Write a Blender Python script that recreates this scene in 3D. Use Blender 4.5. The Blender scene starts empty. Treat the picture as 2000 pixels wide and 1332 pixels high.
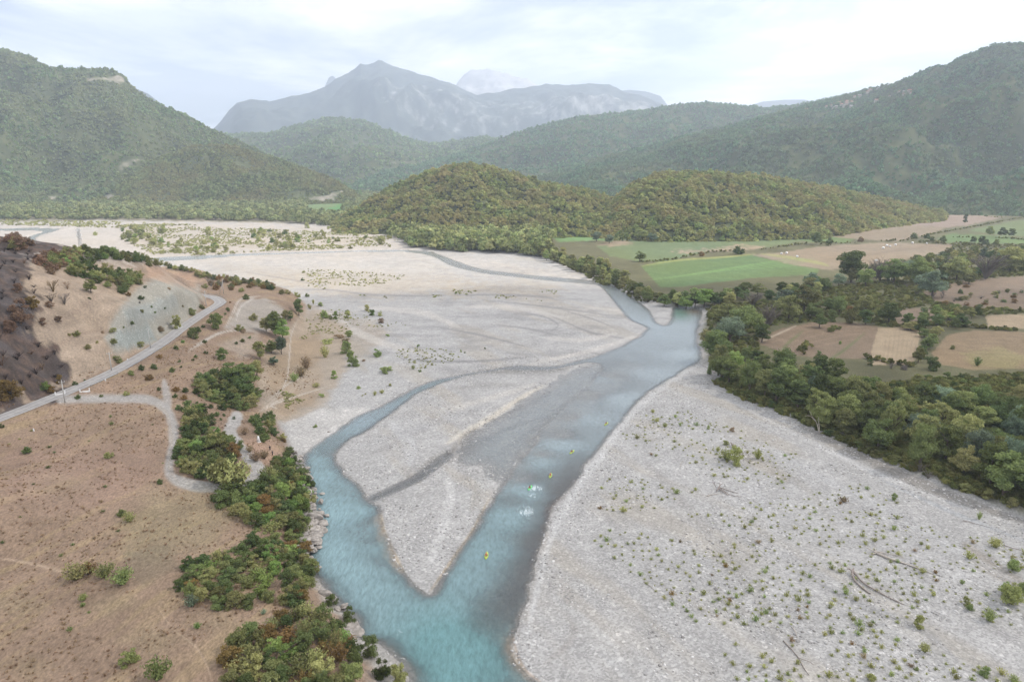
import bpy, math, random
import numpy as np
from mathutils import Vector, Matrix
random.seed(7)
RNG = np.random.default_rng(11)
R = math.radians
scene = bpy.context.scene
COL = scene.collection

# ------------------------------------------------------------------ camera
F_PX, CX, CY, HOR, CAM_H = 1333.0, 1000.0, 666.0, 330.0, 100.0
PITCH = math.atan((CY - HOR) / F_PX)
cam_d = bpy.data.cameras.new('camera')
cam_d.sensor_width = 36.0
cam_d.lens = 36.0 * F_PX / 2000.0
cam_d.clip_start = 1.0
cam_d.clip_end = 60000.0
cam = bpy.data.objects.new('camera', cam_d)
cam.location = (0, 0, CAM_H)
cam.rotation_euler = (R(90) - PITCH, 0, 0)
COL.objects.link(cam)
scene.camera = cam

# ------------------------------------------------------------------ sky, sun, exposure
SUN_EL, SUN_AZ = 46.0, 84.0          # azimuth clockwise from the view direction (+Y)
world = bpy.data.worlds.new('World')
scene.world = world
world.use_nodes = True
nt = world.node_tree
nt.nodes.clear()
def N(t, kind, **kw):
    n = t.nodes.new(kind)
    for k, v in kw.items():
        setattr(n, k, v)
    return n
def L(t, a, b):
    t.links.new(a, b)
out = N(nt, 'ShaderNodeOutputWorld')
bg = N(nt, 'ShaderNodeBackground')
sky = N(nt, 'ShaderNodeTexSky', sky_type='NISHITA', sun_disc=False)
sky.sun_elevation = R(SUN_EL)
sky.sun_rotation = R(SUN_AZ)
sky.air_density, sky.dust_density, sky.ozone_density = 1.0, 1.6, 1.0
sky.altitude = 100
SKY_STR = 0.105
CLOUD_OP = 0.40
LEAF = 2.6         # leaf albedo scale
bg.inputs['Strength'].default_value = SKY_STR
# thin broken cloud: noise on a flat layer seen from below (direction / height)
tc = N(nt, 'ShaderNodeTexCoord')
sep = N(nt, 'ShaderNodeSeparateXYZ')
L(nt, tc.outputs['Generated'], sep.inputs[0])
mx = N(nt, 'ShaderNodeMath', operation='MAXIMUM'); mx.inputs[1].default_value = 0.0
L(nt, sep.outputs['Z'], mx.inputs[0])
ad = N(nt, 'ShaderNodeMath', operation='ADD'); ad.inputs[1].default_value = 0.09
L(nt, mx.outputs[0], ad.inputs[0])
dx = N(nt, 'ShaderNodeMath', operation='DIVIDE'); L(nt, sep.outputs['X'], dx.inputs[0]); L(nt, ad.outputs[0], dx.inputs[1])
dy = N(nt, 'ShaderNodeMath', operation='DIVIDE'); L(nt, sep.outputs['Y'], dy.inputs[0]); L(nt, ad.outputs[0], dy.inputs[1])
cmb = N(nt, 'ShaderNodeCombineXYZ'); L(nt, dx.outputs[0], cmb.inputs[0]); L(nt, dy.outputs[0], cmb.inputs[1])
mapn = N(nt, 'ShaderNodeMapping'); mapn.inputs['Location'].default_value = (3.7, 1.3, 0); mapn.inputs['Scale'].default_value = (0.55, 0.42, 1)
L(nt, cmb.outputs[0], mapn.inputs[0])
nz = N(nt, 'ShaderNodeTexNoise'); nz.inputs['Scale'].default_value = 1.0; nz.inputs['Detail'].default_value = 9; nz.inputs['Roughness'].default_value = 0.56
nz.inputs['Distortion'].default_value = 0.4
L(nt, mapn.outputs[0], nz.inputs['Vector'])
rp = N(nt, 'ShaderNodeValToRGB'); rp.color_ramp.elements[0].position = 0.40; rp.color_ramp.elements[1].position = 0.56
rp.color_ramp.elements[0].color = (0.20, 0.20, 0.20, 1); rp.color_ramp.elements[1].color = (1, 1, 1, 1)
L(nt, nz.outputs['Fac'], rp.inputs[0])
nz2 = N(nt, 'ShaderNodeTexNoise'); nz2.inputs['Scale'].default_value = 1.7; nz2.inputs['Detail'].default_value = 6
L(nt, mapn.outputs[0], nz2.inputs['Vector'])
rp2 = N(nt, 'ShaderNodeValToRGB')
rp2.color_ramp.elements[0].position = 0.4; rp2.color_ramp.elements[0].color = (8.8, 9.3, 10.4, 1)
rp2.color_ramp.elements[1].position = 0.62; rp2.color_ramp.elements[1].color = (16.5, 15.8, 14.8, 1)
L(nt, nz2.outputs['Fac'], rp2.inputs[0])
mixs = N(nt, 'ShaderNodeMixRGB'); L(nt, rp.outputs[0], mixs.inputs[0]); L(nt, sky.outputs[0], mixs.inputs[1]); L(nt, rp2.outputs[0], mixs.inputs[2])
L(nt, mixs.outputs[0], bg.inputs['Color'])
L(nt, bg.outputs[0], out.inputs['Surface'])

sd = bpy.data.lights.new('sun', 'SUN')
sd.energy = 5.0
sd.angle = R(0.6)
sd.color = (1.0, 0.93, 0.83)
sun = bpy.data.objects.new('sun', sd)
sv = Vector((math.sin(R(SUN_AZ)) * math.cos(R(SUN_EL)), math.cos(R(SUN_AZ)) * math.cos(R(SUN_EL)), math.sin(R(SUN_EL))))
sun.rotation_euler = sv.to_track_quat('Z', 'Y').to_euler()
sun.location = sv * 800
COL.objects.link(sun)

scene.view_settings.view_transform = 'Standard'
scene.view_settings.look = 'None'
scene.view_settings.exposure = 0.22
scene.view_settings.gamma = 1.0
cy = scene.cycles
cy.max_bounces = 6; cy.diffuse_bounces = 2; cy.glossy_bounces = 2; cy.transparent_max_bounces = 8
cy.volume_bounces = 3; cy.transmission_bounces = 2
cy.use_denoising = True
cy.sample_clamp_indirect = 6.0

# ------------------------------------------------------------------ pixel <-> world helpers (authoring coordinates of the 2000x1332 frame)
SP, CP = math.sin(PITCH), math.cos(PITCH)
def ray(px, py):
    u = (px - CX) / F_PX
    v = -(py - CY) / F_PX
    return np.array([u, CP + v * SP, -SP + v * CP])
def P(px, py, z=0.0):
    d = ray(px, py)
    t = (z - CAM_H) / d[2]
    return np.array([d[0] * t, d[1] * t, z])
def Wd(px, dist, z=0.0, py=480):
    d = ray(px, py); h = math.hypot(d[0], d[1])
    return np.array([d[0] / h * dist, d[1] / h * dist, z])
def elev_z(px, py, dist):
    d = ray(px, py)
    return CAM_H + dist * d[2] / math.hypot(d[0], d[1])
def pix(x, y, z):
    """frame coordinates of world points (arrays)"""
    f = y * CP - (z - CAM_H) * SP
    u = y * SP + (z - CAM_H) * CP
    f = np.maximum(f, 1.0)
    return CX + F_PX * x / f, CY - F_PX * u / f

# ------------------------------------------------------------------ numpy noise
def _h(ix, iy, s):
    n = (ix.astype(np.int64) * 374761393 + iy.astype(np.int64) * 668265263 + s * 974634777) & 0xffffffff
    n = ((n ^ (n >> 13)) * 1274126177) & 0xffffffff
    return ((n ^ (n >> 16)) & 0xffff) / 65535.0
def vnoise(x, y, s=0):
    ix = np.floor(x); iy = np.floor(y)
    fx = x - ix; fy = y - iy
    fx = fx * fx * (3 - 2 * fx); fy = fy * fy * (3 - 2 * fy)
    a = _h(ix, iy, s); b = _h(ix + 1, iy, s); c = _h(ix, iy + 1, s); d = _h(ix + 1, iy + 1, s)
    return (a * (1 - fx) + b * fx) * (1 - fy) + (c * (1 - fx) + d * fx) * fy
def fbm(x, y, o=4, s=0, rough=0.5):
    t = 0; a = 1; tot = 0
    for i in range(o):
        t = t + a * vnoise(x, y, s + i * 17); tot += a
        x = x * 2.03 + 5.1; y = y * 2.03 + 1.7; a *= rough
    return t / tot * 2 - 1
def sstep(a, b, x):
    t = np.clip((x - a) / (b - a), 0, 1)
    return t * t * (3 - 2 * t)
def sdf_poly(x, y, poly):
    """signed distance, positive inside"""
    p = np.asarray(poly, float)[:, :2]
    n = len(p)
    d = np.full(x.shape, 1e18); ins = np.zeros(x.shape, bool)
    for i in range(n):
        ax, ay = p[i]; bx, by = p[(i + 1) % n]
        ex, ey = bx - ax, by - ay
        wx, wy = x - ax, y - ay
        t = np.clip((wx * ex + wy * ey) / (ex * ex + ey * ey + 1e-12), 0, 1)
        qx, qy = wx - ex * t, wy - ey * t
        d = np.minimum(d, qx * qx + qy * qy)
        if ay != by:
            c = ((ay > y) != (by > y)) & (x < (bx - ax) * (y - ay) / (by - ay) + ax)
            ins ^= c
    d = np.sqrt(d)
    return np.where(ins, d, -d)
def sdf_line(x, y, pts):
    """distance to polyline and the running parameter"""
    p = np.asarray(pts, float)
    d = np.full(x.shape, 1e18); tt = np.zeros(x.shape)
    for i in range(len(p) - 1):
        ax, ay = p[i, :2]; bx, by = p[i + 1, :2]
        ex, ey = bx - ax, by - ay
        wx, wy = x - ax, y - ay
        t = np.clip((wx * ex + wy * ey) / (ex * ex + ey * ey + 1e-12), 0, 1)
        q = (wx - ex * t) ** 2 + (wy - ey * t) ** 2
        m = q < d
        d = np.where(m, q, d); tt = np.where(m, i + t, tt)
    return np.sqrt(d), tt
def smooth_line(pts, k=6):
    p = np.asarray(pts, float)
    q = np.vstack([2 * p[0] - p[1], p, 2 * p[-1] - p[-2]])
    o = []
    for i in range(1, len(q) - 2):
        for j in range(k):
            t = j / k
            o.append(0.5 * ((2 * q[i]) + (-q[i - 1] + q[i + 1]) * t + (2 * q[i - 1] - 5 * q[i] + 4 * q[i + 1] - q[i + 2]) * t * t
                            + (-q[i - 1] + 3 * q[i] - 3 * q[i + 1] + q[i + 2]) * t ** 3))
    o.append(p[-1])
    return np.array(o)
def smooth_poly(pts, k=3):
    p = np.asarray(pts, float); n = len(p); o = []
    for i in range(n):
        a, b, c, d = p[i - 1], p[i], p[(i + 1) % n], p[(i + 2) % n]
        for j in range(k):
            t = j / k
            o.append(0.5 * ((2 * b) + (-a + c) * t + (2 * a - 5 * b + 4 * c - d) * t * t + (-a + 3 * b - 3 * c + d) * t ** 3))
    return np.array(o)

# ------------------------------------------------------------------ objects
def tag(o, label=None, cat=None, group=None, kind=None):
    if label: o['label'] = label
    if cat: o['category'] = cat
    if group: o['group'] = group
    if kind: o['kind'] = kind
    return o
def mesh_np(name, v, faces, loops_per=None):
    """faces: (n,3) or (n,4) array"""
    me = bpy.data.meshes.new(name)
    v = np.asarray(v, np.float32); faces = np.asarray(faces, np.int32)
    n, k = faces.shape
    me.vertices.add(len(v)); me.vertices.foreach_set('co', v.ravel())
    me.loops.add(n * k); me.loops.foreach_set('vertex_index', faces.ravel())
    me.polygons.add(n); me.polygons.foreach_set('loop_start', np.arange(0, n * k, k, dtype=np.int32))
    me.update(calc_edges=True)
    return me
def add_color(me, name, rgb):
    a = me.color_attributes.new(name, 'FLOAT_COLOR', 'POINT')
    c = np.ones((len(rgb), 4), np.float32); c[:, :rgb.shape[1]] = rgb
    a.data.foreach_set('color', c.ravel())
def add_float(me, name, val, dom='POINT'):
    a = me.attributes.new(name, 'FLOAT', dom)
    a.data.foreach_set('value', np.asarray(val, np.float32).ravel())
def link(name, me, parent=None, mats=(), smooth=False):
    o = bpy.data.objects.new(name, me)
    COL.objects.link(o)
    for m in mats: me.materials.append(m)
    if smooth: me.polygons.foreach_set('use_smooth', np.ones(len(me.polygons), bool))
    if parent is not None: o.parent = parent
    return o
def empty(name, loc, rz=0.0):
    o = bpy.data.objects.new(name, None); COL.objects.link(o)
    o.location = loc; o.rotation_euler = (0, 0, rz); o.empty_display_size = 0.5
    return o
def new_mat(name):
    m = bpy.data.materials.new(name); m.use_nodes = True
    t = m.node_tree; t.nodes.clear()
    o = N(t, 'ShaderNodeOutputMaterial')
    return m, t, o

# ================================================================== TERRAIN
def Pz(l, z=0.0): return [P(a, b, z)[:2] for a, b in l]
# ---- wet areas (shorelines traced at river level)
MAIN = [(1055,1345),(1023,1303),(1003,1275),(999,1247),(1019,1199),(1035,1139),(1051,1080),(1067,1024),(1083,980),(1119,952),(1159,892),(1199,840),(1230,805),(1270,765),(1320,735),(1368,704),
        (1372,690),(1362,660),(1366,632),(1372,606),(1350,597),(1316,600),(1312,612),(1302,634),(1284,630),(1268,606),(1243,586),(1205,561),(1180,552),(1150,547),(1088,542),(1013,535),(938,525),(900,513),(870,502),(845,494),(826,496),
        (850,503),(880,519),(938,533),(1013,542),(1088,550),(1150,555),(1172,560),(1196,586),(1212,606),(1230,626),(1262,641),
        (1235,664),(1180,690),(1100,712),(1060,716),(1010,714),(960,722),(900,731),(840,745),(790,766),(740,796),(700,812),(650,846),(610,871),(594,892),
        (590,920),(600,960),(606,1010),(600,1060),(590,1090),(612,1125),(650,1160),(668,1190),(690,1210),(700,1250),(742,1262),(780,1300),(800,1345),(780,1500),(1100,1500)]
ISLE_A = [(712,966),(700,944),(672,920),(656,893),(680,862),(720,840),(780,796),(830,764),(880,744),(930,731),(985,722),(1040,724),(1090,720),(1150,708),(1172,716),(1150,748),(1110,784),(1080,812),(1050,850),(1022,890),(990,930),(968,958),(952,982),(936,1010),(918,1042),(898,1072),(876,1103),(852,1138),(836,1158),(812,1140),(790,1113),(772,1080),(760,1040),(750,1015),(740,992),(728,984),(716,975)]
ISLE_B = [(745,1000),(752,1020),(760,1040),(780,1030),(770,1000)]
FARCH = [(250,508),(320,502),(450,496),(600,492),(700,489),(800,488),(850,492),(845,498),(790,493),(700,493),(600,496),(450,502),(360,510),(250,516)]
TOPCH = [(-150,446),(0,446),(60,444),(122,447),(108,453),(80,460),(70,466),(84,482),(60,484),(40,470),(60,460),(84,453),(60,450),(0,452),(-150,452)]
BACKW = [(1312,612),(1302,634),(1330,640),(1372,650),(1385,620),(1375,604),(1345,598),(1320,604)]
POOLP = [(1188,403),(700,386)]
wp = {k: np.array(Pz(v)) for k, v in dict(main=MAIN, a=ISLE_A, b=ISLE_B, far=FARCH, top=TOPCH).items()}
wp['main'] = smooth_poly(wp['main'], 3); wp['a'] = smooth_poly(wp['a'], 3); wp['b'] = smooth_poly(wp['b'], 3)
# river depth control points (px, py, depth)
DEP = [(1330,650,1.0),(1300,680,.65),(1340,690,1.2),(1240,700,.5),(1280,730,.9),(1180,740,.5),(1220,780,1.0),(1110,760,.28),(1150,820,.9),(1080,800,.22),(1120,815,.10),(1150,770,.08),(1095,850,.12),(1060,890,.12),(1190,735,.12),(1025,935,.15),(1180,760,.3),(1220,710,.3),(1000,975,.3),(1040,830,.12),(1100,870,1.1),(1175,850,.55),(1060,900,1.1),(1010,900,.2),
       (1130,920,.3),(1095,955,.25),(1030,960,1.2),(1000,1010,1.3),(1045,1000,.6),(1040,1060,.25),(980,1080,.9),(950,1080,1.3),(1015,1100,.3),(990,1150,.28),(930,1140,1.2),(960,1180,.38),(900,1140,1.3),(1000,1200,.25),(940,1215,.42),
       (985,1250,.35),(880,1190,1.9),(860,1230,2.6),(920,1280,2.8),(960,1300,1.2),(850,1330,3.0),(1010,1330,.5),(780,1200,1.5),(740,1150,1.6),(800,1260,1.9),(760,1090,.5),(742,1050,.14),(758,1085,.18),(735,1015,.15),(650,885,.2),(668,915,.25),(775,1130,.8),(720,1040,.8),(728,1075,1.0),
       (660,1000,1.9),(650,1080,2.0),(640,930,1.7),(700,1000,1.4),(690,1120,2.0),(620,900,1.2),(640,880,.5),(665,930,.5),(700,830,.9),(760,795,.7),(820,760,.5),(880,738,.35),(940,728,.15),(1000,725,.1),(1060,740,.1),
       (1250,600,1.0),(1225,575,.8),(1150,550,.14),(1000,541,.10),(900,524,.12),(1340,615,1.3),(1360,612,.9),(1350,640,1.2),
       (1085,1000,.12),(1060,1060,.14),(1030,1120,.16),(1005,1170,.2),(1120,960,.12),(1150,900,.3),(980,1160,.3),(940,1180,.5),(980,870,.06),(930,890,.05),(880,905,.06),(820,928,.12),(760,962,.22),(725,975,.4),(940,910,.03),(990,850,.08)]
dep_xy = np.array([P(a, b)[:2] for a, b, c in DEP]); dep_v = np.array([c for a, b, c in DEP])
# ---- left upland (px, py, z) and (px, 'd', dist, z)
LC = [(0,1332,10),(200,1332,10),(400,1332,9),(600,1332,7),(700,1332,5),(0,1100,11),(250,1100,11),(450,1100,9),(560,1150,7.5),(0,900,14),(200,900,13),(330,930,11),(450,960,9),(530,960,7),(575,1000,5),
      (320,820,13.5),(345,780,14),(100,830,16),(620,1200,6.5),(680,1290,6),(570,1080,6),
      (-60,850,18),(5,818,18),(60,795,18),(130,768,18.3),(200,740,18.6),(280,695,19),(350,645,19.5),(400,612,20),(432,598,20),(442,588,20),(425,577,20),(380,573,20),
      (300,760,16),(380,700,16),(450,640,15.5),(480,600,16),(520,570,16),(560,590,12.5),(400,740,13),(420,800,11),(450,850,9.5),(480,900,8.5),(505,870,9.5),(540,880,7.5),(545,830,6.5),(450,720,13),(480,690,9),(520,720,4.5),(500,770,5),
      (550,650,6),(585,600,6),(600,640,2.5),(560,700,3),(600,700,2.2),(620,770,2),(570,790,3),(500,800,7),(480,815,8),(400,560,21),(460,548,17),(520,560,15),(580,585,9),(330,512,25),(385,525,21),
      (250,660,28),(250,600,38),(340,590,32),(350,560,36),(372,572,22),(300,530,42),(290,505,46),(330,522,37),(200,490,50),(100,480,57),(0,465,64),(200,560,43),(100,560,50),(200,650,30),(100,700,28),(100,740,21),(0,790,20),(0,740,28),(0,700,34),(0,600,48),(0,530,58),(150,620,38)]
LD = [(0,440,60),(40,480,60),(70,500,46),(60,560,30),(130,520,26),(200,570,6),(300,580,4),(400,640,2),(0,640,14),(-200,520,60),(-300,330,50),(-300,200,24),(-400,500,50),(-500,120,14),(0,760,4),(-300,760,10),(-100,400,66),(-200,340,60)]
lc_p = [P(a, b, c) for a, b, c in LC] + [Wd(a, d, z) for a, d, z in LD] + [np.array([-130., 60., 12.]), np.array([-40., 90., 5.]), np.array([-200., -100., 14.]), np.array([-420., 0., 30.])]
lc_p = np.array(lc_p)
def rbf_fit(p):
    d = np.hypot(p[:, None, 0] - p[None, :, 0], p[:, None, 1] - p[None, :, 1])
    n = len(p)
    A = np.zeros((n + 3, n + 3)); A[:n, :n] = -np.sqrt(d * d + 16.0) + 0.0 * np.eye(n)
    A[:n, :n] -= 1.2 * np.eye(n) * -1
    A[:n, n] = 1; A[:n, n + 1:] = p[:, :2]; A[n, :n] = 1; A[n + 1:, :n] = p[:, :2].T
    return np.linalg.solve(A, np.concatenate([p[:, 2], np.zeros(3)]))
lc_w = rbf_fit(lc_p)
def rbf_eval(x, y):
    s = lc_w[-3] + lc_w[-2] * x + lc_w[-1] * y
    for i in range(len(lc_p)):
        s = s - lc_w[i] * np.sqrt((x - lc_p[i, 0]) ** 2 + (y - lc_p[i, 1]) ** 2 + 16.0)
    return s
LAND = [P(*q)[:2] for q in [(800,1500,0),(742,1300,0),(706,1262,0),(690,1215,0),(664,1195,0),(650,1165,0),(605,1120,0),(590,1085,0),(602,1055,0),(604,1010,0),(596,960,0),(590,915,0),(582,880,0),(560,850,1),(556,826,1),(600,800,1),(636,770,1),(640,730,1),(620,700,1),(612,660,1),(604,620,1),(606,598,1),(596,584,2)]] \
     + [Wd(560, 560)[:2], Wd(460, 600)[:2], Wd(380, 640)[:2], Wd(300, 640)[:2], Wd(200, 660)[:2], Wd(100, 720)[:2], Wd(0, 900)[:2], Wd(-300, 1000)[:2], np.array([-1600., 900.]), np.array([-1600., -600.]), np.array([20., -600.]), np.array([10., 60.])]
LAND = np.array(LAND)
WOODS = [P(*q)[:2] for q in [(2300,1120,1),(2000,1010,1),(1880,965,1),(1750,915,1),(1640,860,1),(1540,812,1),(1450,780,1),(1405,745,1),(1372,712,1),(1368,690,0),(1356,655,0),(1368,625,0),(1378,604,0),(1350,594,0),(1320,602,0),(1292,592,1),(1240,578,1),(1190,545,1),(1150,522,1),(1080,505,1),(1000,494,1),(920,492,1),(850,486,1),(795,482,1),(790,462,1),(700,440,1),(560,437,1),(400,434,1),(200,432,1),(0,436,1),(-400,437,1)]] \
     + [np.array([-9000., 2400.]), np.array([-9000., 16000.]), np.array([16000., 16000.]), np.array([9000., 300.]), np.array([600., 100.])]
WOODS = np.array(WOODS)
ROAD_C = [(-70,846,18),(-20,825,18),(30,806,18),(100,778,18.2),(160,754,18.4),(222,726,18.7),(270,699,19),(318,669,19.3),(360,638,19.6),(400,611,20),(424,596.5,20),(430,589,20),(418,581.5,20.2),(396,577.5,20.4),(370,574,20.6),(340,570,21)]
road_w = smooth_line([P(*q) for q in ROAD_C], 6)

CUTL = smooth_line(Pz([(716,978),(740,968),(780,950),(815,934),(850,908),(872,890)]), 4)
SHAL = np.array(Pz([(905,852),(960,816),(1030,772),(1066,752),(1100,728),(1180,700),(1200,720),(1180,752),(1140,790),(1080,855),(1045,900),(1005,950),(978,968),(955,930),(925,912),(885,905),(880,880)]))
def bedz(x, y, d):
    """bed of the river: d = distance from the shore"""
    num = np.zeros_like(x); den = np.zeros_like(x)
    for (a, b), v in zip(dep_xy, dep_v):
        s = 1.0 / (((x - a) ** 2 + (y - b) ** 2) + 9.0) ** 1.6
        num += s * v; den += s
    dd = num / den
    return -dd * sstep(0, 1, d / (1.2 + dd * 3.2)) - 0.02
def height(x, y):
    n = x.size
    far = np.hypot(x, y)
    wat = sdf_poly(x, y, wp['main'])
    wat = np.minimum(wat, -sdf_poly(x, y, wp['a']))
    wat = np.minimum(wat, -sdf_poly(x, y, wp['b']))
    wat = wat + (1.6 * fbm(x / 11, y / 11, 4, 5) + .5 * fbm(x / 2.2, y / 2.2, 2, 6)) * sstep(700, 300, far)
    w2 = np.maximum(sdf_poly(x, y, wp['far']), sdf_poly(x, y, wp['top']))
    land = sdf_poly(x, y, LAND); wood = sdf_poly(x, y, WOODS)
    z = np.minimum(0.05 + 0.035 * np.maximum(-wat, 0), 1.0) + 0.35 * fbm(x / 38, y / 60, 4, 3) * sstep(0, 25, -wat)
    cut, _ = sdf_line(x, y, CUTL)
    z = np.where(wat > 0, bedz(x, y, wat), np.maximum(z, 0.03))
    z = np.where((cut < 3.0) & (wat <= 0), -.10 * (1 - cut / 3.0), z)
    shal = sdf_poly(x, y, SHAL) + 2.5 * fbm(x / 7, y / 7, 4, 8)
    z = np.where((shal > 0) & (wat <= 2.5), np.minimum(z, -.26 * sstep(0, 12, shal) + .05 * fbm(x / 3, y / 3, 2, 18)), z)
    z = np.where(w2 > 0, -0.5 * sstep(0, 6, w2), z)
    lz = rbf_eval(x, y) + 0.5 * fbm(x / 14, y / 14, 4, 9) + .8 * fbm(x / 32, y / 20, 3, 19) + sstep(22, 30, rbf_eval(x, y)) * 2.4 * (np.abs(fbm(x / 16 + y / 60, y / 34, 3, 23)) - .25) + np.where(far > 300, 1.6, 0.0) * fbm(x / 22, y / 22, 3, 12) * sstep(24, 34, rbf_eval(x, y))
    rd, _ = sdf_line(x, y, road_w[:, :2])
    near = rd < 60
    bw = np.where(y < 190, 9.0, 14.0)
    k = sstep(0, 1, (land + 1.5 * fbm(x / 8, y / 8, 3, 21)) / bw)
    z = np.where(land > 0, np.maximum(z, 0) * (1 - k) + lz * k, z)
    # the road bed is level across
    rz = np.zeros_like(x)
    idx = np.where(near)[0]
    if len(idx):
        dd, tt = sdf_line(x[idx], y[idx], road_w[:, :2])
        i0 = np.clip(tt.astype(int), 0, len(road_w) - 2); fr = tt - i0
        rzz = road_w[i0, 2] * (1 - fr) + road_w[i0 + 1, 2] * fr
        kk = 1 - sstep(4.8, 10.5, dd)
        z[idx] = z[idx] * (1 - kk) + rzz * kk
    wz = 2.2 + 0.8 * fbm(x / 90, y / 90, 3, 31)
    k2 = sstep(0, 1, (wood + 2 * fbm(x / 15, y / 15, 3, 41)) / 6.0)
    z = np.where(wood > -6, z * (1 - k2) + np.where(wat > 0, z, wz) * k2, z)
    return z, wat, land, wood
# ---- polar grid, about one pixel per cell in front of the camera
az_f = np.arange(-R(46), R(46), 0.00165)
az = np.concatenate([np.linspace(-R(180), -R(46), 40)[:-1], az_f, np.linspace(R(46), R(180), 40)])
dp = np.concatenate([[R(89.9), R(80), R(70), R(62), R(56), R(52)], np.arange(R(49), R(0.42), -0.00118)])
NA, ND = len(az), len(dp)
dist = CAM_H / np.tan(dp)
GX = (dist[:, None] * np.sin(az)[None, :]).ravel(); GY = (dist[:, None] * np.cos(az)[None, :]).ravel()
GZ, WAT, LANDD, WOODD = height(GX, GY)
Zg = GZ.reshape(ND, NA)
idp = np.arange(ND)
def gz(x, y, arr=None):
    x = np.atleast_1d(np.asarray(x, float)); y = np.atleast_1d(np.asarray(y, float))
    A = Zg if arr is None else arr
    ia = np.interp(np.arctan2(x, y), az, np.arange(NA))
    d = np.maximum(np.hypot(x, y), 0.5)
    ir = np.interp(-np.arctan2(CAM_H, d), -dp, idp)
    a0 = np.clip(ia.astype(int), 0, NA - 2); r0 = np.clip(ir.astype(int), 0, ND - 2)
    fa = ia - a0; fr = ir - r0
    return (A[r0, a0] * (1 - fa) + A[r0, a0 + 1] * fa) * (1 - fr) + (A[r0 + 1, a0] * (1 - fa) + A[r0 + 1, a0 + 1] * fa) * fr
def onto(px, py):
    """where the rays of frame points first meet the ground -> (n,3)"""
    px = np.atleast_1d(np.asarray(px, float)); py = np.atleast_1d(np.asarray(py, float))
    u = (px - CX) / F_PX; v = -(py - CY) / F_PX
    dx, dy, dz = u, CP + v * SP, -SP + v * CP
    h = np.hypot(dx, dy); t = np.geomspace(70, 6000, 700)
    X = (dx / h)[:, None] * t; Y = (dy / h)[:, None] * t
    Zr = CAM_H + (dz / h)[:, None] * t
    G = gz(X.ravel(), Y.ravel()).reshape(X.shape)
    G = np.maximum(G, 0)
    b = Zr <= G
    i = np.where(b.any(1), b.argmax(1), len(t) - 1); i = np.maximum(i, 1)
    n = np.arange(len(px))
    a0 = Zr[n, i - 1] - G[n, i - 1]; a1 = Zr[n, i] - G[n, i]
    f = np.clip(a0 / (a0 - a1 + 1e-9), 0, 1)
    tt = t[i - 1] * (1 - f) + t[i] * f
    x = dx / h * tt; y = dy / h * tt
    return np.stack([x, y, np.maximum(gz(x, y), -5)], 1)

# ================================================================== GROUND COVER (surface colours painted where each soil lies; far gravel also carries painted sunlight)
PXv, PYv = pix(GX, GY, np.maximum(GZ, 0)); FARv = np.hypot(GX, GY)
front = (GY > 20) & (np.abs(np.arctan2(GX, GY)) < R(50))
C = np.zeros((GX.size, 3)); KIND = np.zeros(GX.size, int)   # 0 gravel 1 grass 2 field 3 bed
wG = np.zeros(GX.size)                                         # stony texture weight
n1 = fbm(GX / 30, GY / 30, 5, 51); n2 = fbm(GX / 5, GY / 5, 4, 52); n3 = fbm(GX / 120, GY / 120, 4, 53)
n4 = fbm(GX / 3 - GY / 9, GY / 26 + GX / 40, 4, 54); n5 = fbm(GX / 5 + GZ / 9, GZ / 2.2 + GY / 30, 4, 55)
def c3(*a): return np.array(a)[None, :]
GRAV = c3(.330, .321, .309); SAND = c3(.335, .305, .26); DRY = c3(.222, .158, .112); OLIVE = c3(.155, .135, .072); DAMP = c3(.20, .19, .178)
SCREE = c3(.27, .265, .23); TAN = c3(.30, .232, .17); BURN = c3(.056, .042, .035); FLOOR = c3(.105, .100, .052)
C[:] = GRAV * (1 + .07 * n1[:, None] + .05 * n2[:, None])
wG[:] = 1
def mixc(m, col, g=None):
    global C
    m = np.clip(m, 0, 1)
    C = C * (1 - m[:, None]) + col * m[:, None]
    if g is not None: wG[:] = wG * (1 - m) + g * m
# sandy / silty bands on the bars
m = sstep(.10, .45, fbm(GX / 16 + GY / 30, GY / 60, 4, 61)) * (WAT < 0)
mixc(m * .55, SAND * (1 + .08 * n2[:, None]), .55)
m = sstep(.12, .4, fbm(GX / 25, GY / 11, 5, 67)) * (WAT < 0) * (FARv > 330)
mixc(m * .5, c3(.235, .228, .222))
# damp rim along the water
mixc(sstep(-1.3, -0.1, WAT + .5 * n2) * (WAT <= 0.5) * .35, DAMP, .9)
# river bed
bed = WAT > 0
mixc(bed * 1.0, c3(.135, .122, .106) * (1 + .3 * n2[:, None]), 1)
mixc(bed * sstep(-.34, -.04, GZ) * .8, c3(.27, .258, .24) * (1 + .2 * n2[:, None]), 1)
KIND[bed] = 3
# woods / valley floor
wd = sstep(0, 8, WOODD + 3 * n2)
mixc(wd, FLOOR * (1 + .35 * n1[:, None]), 0); KIND[(wd > .5) & ~bed] = 1
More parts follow.
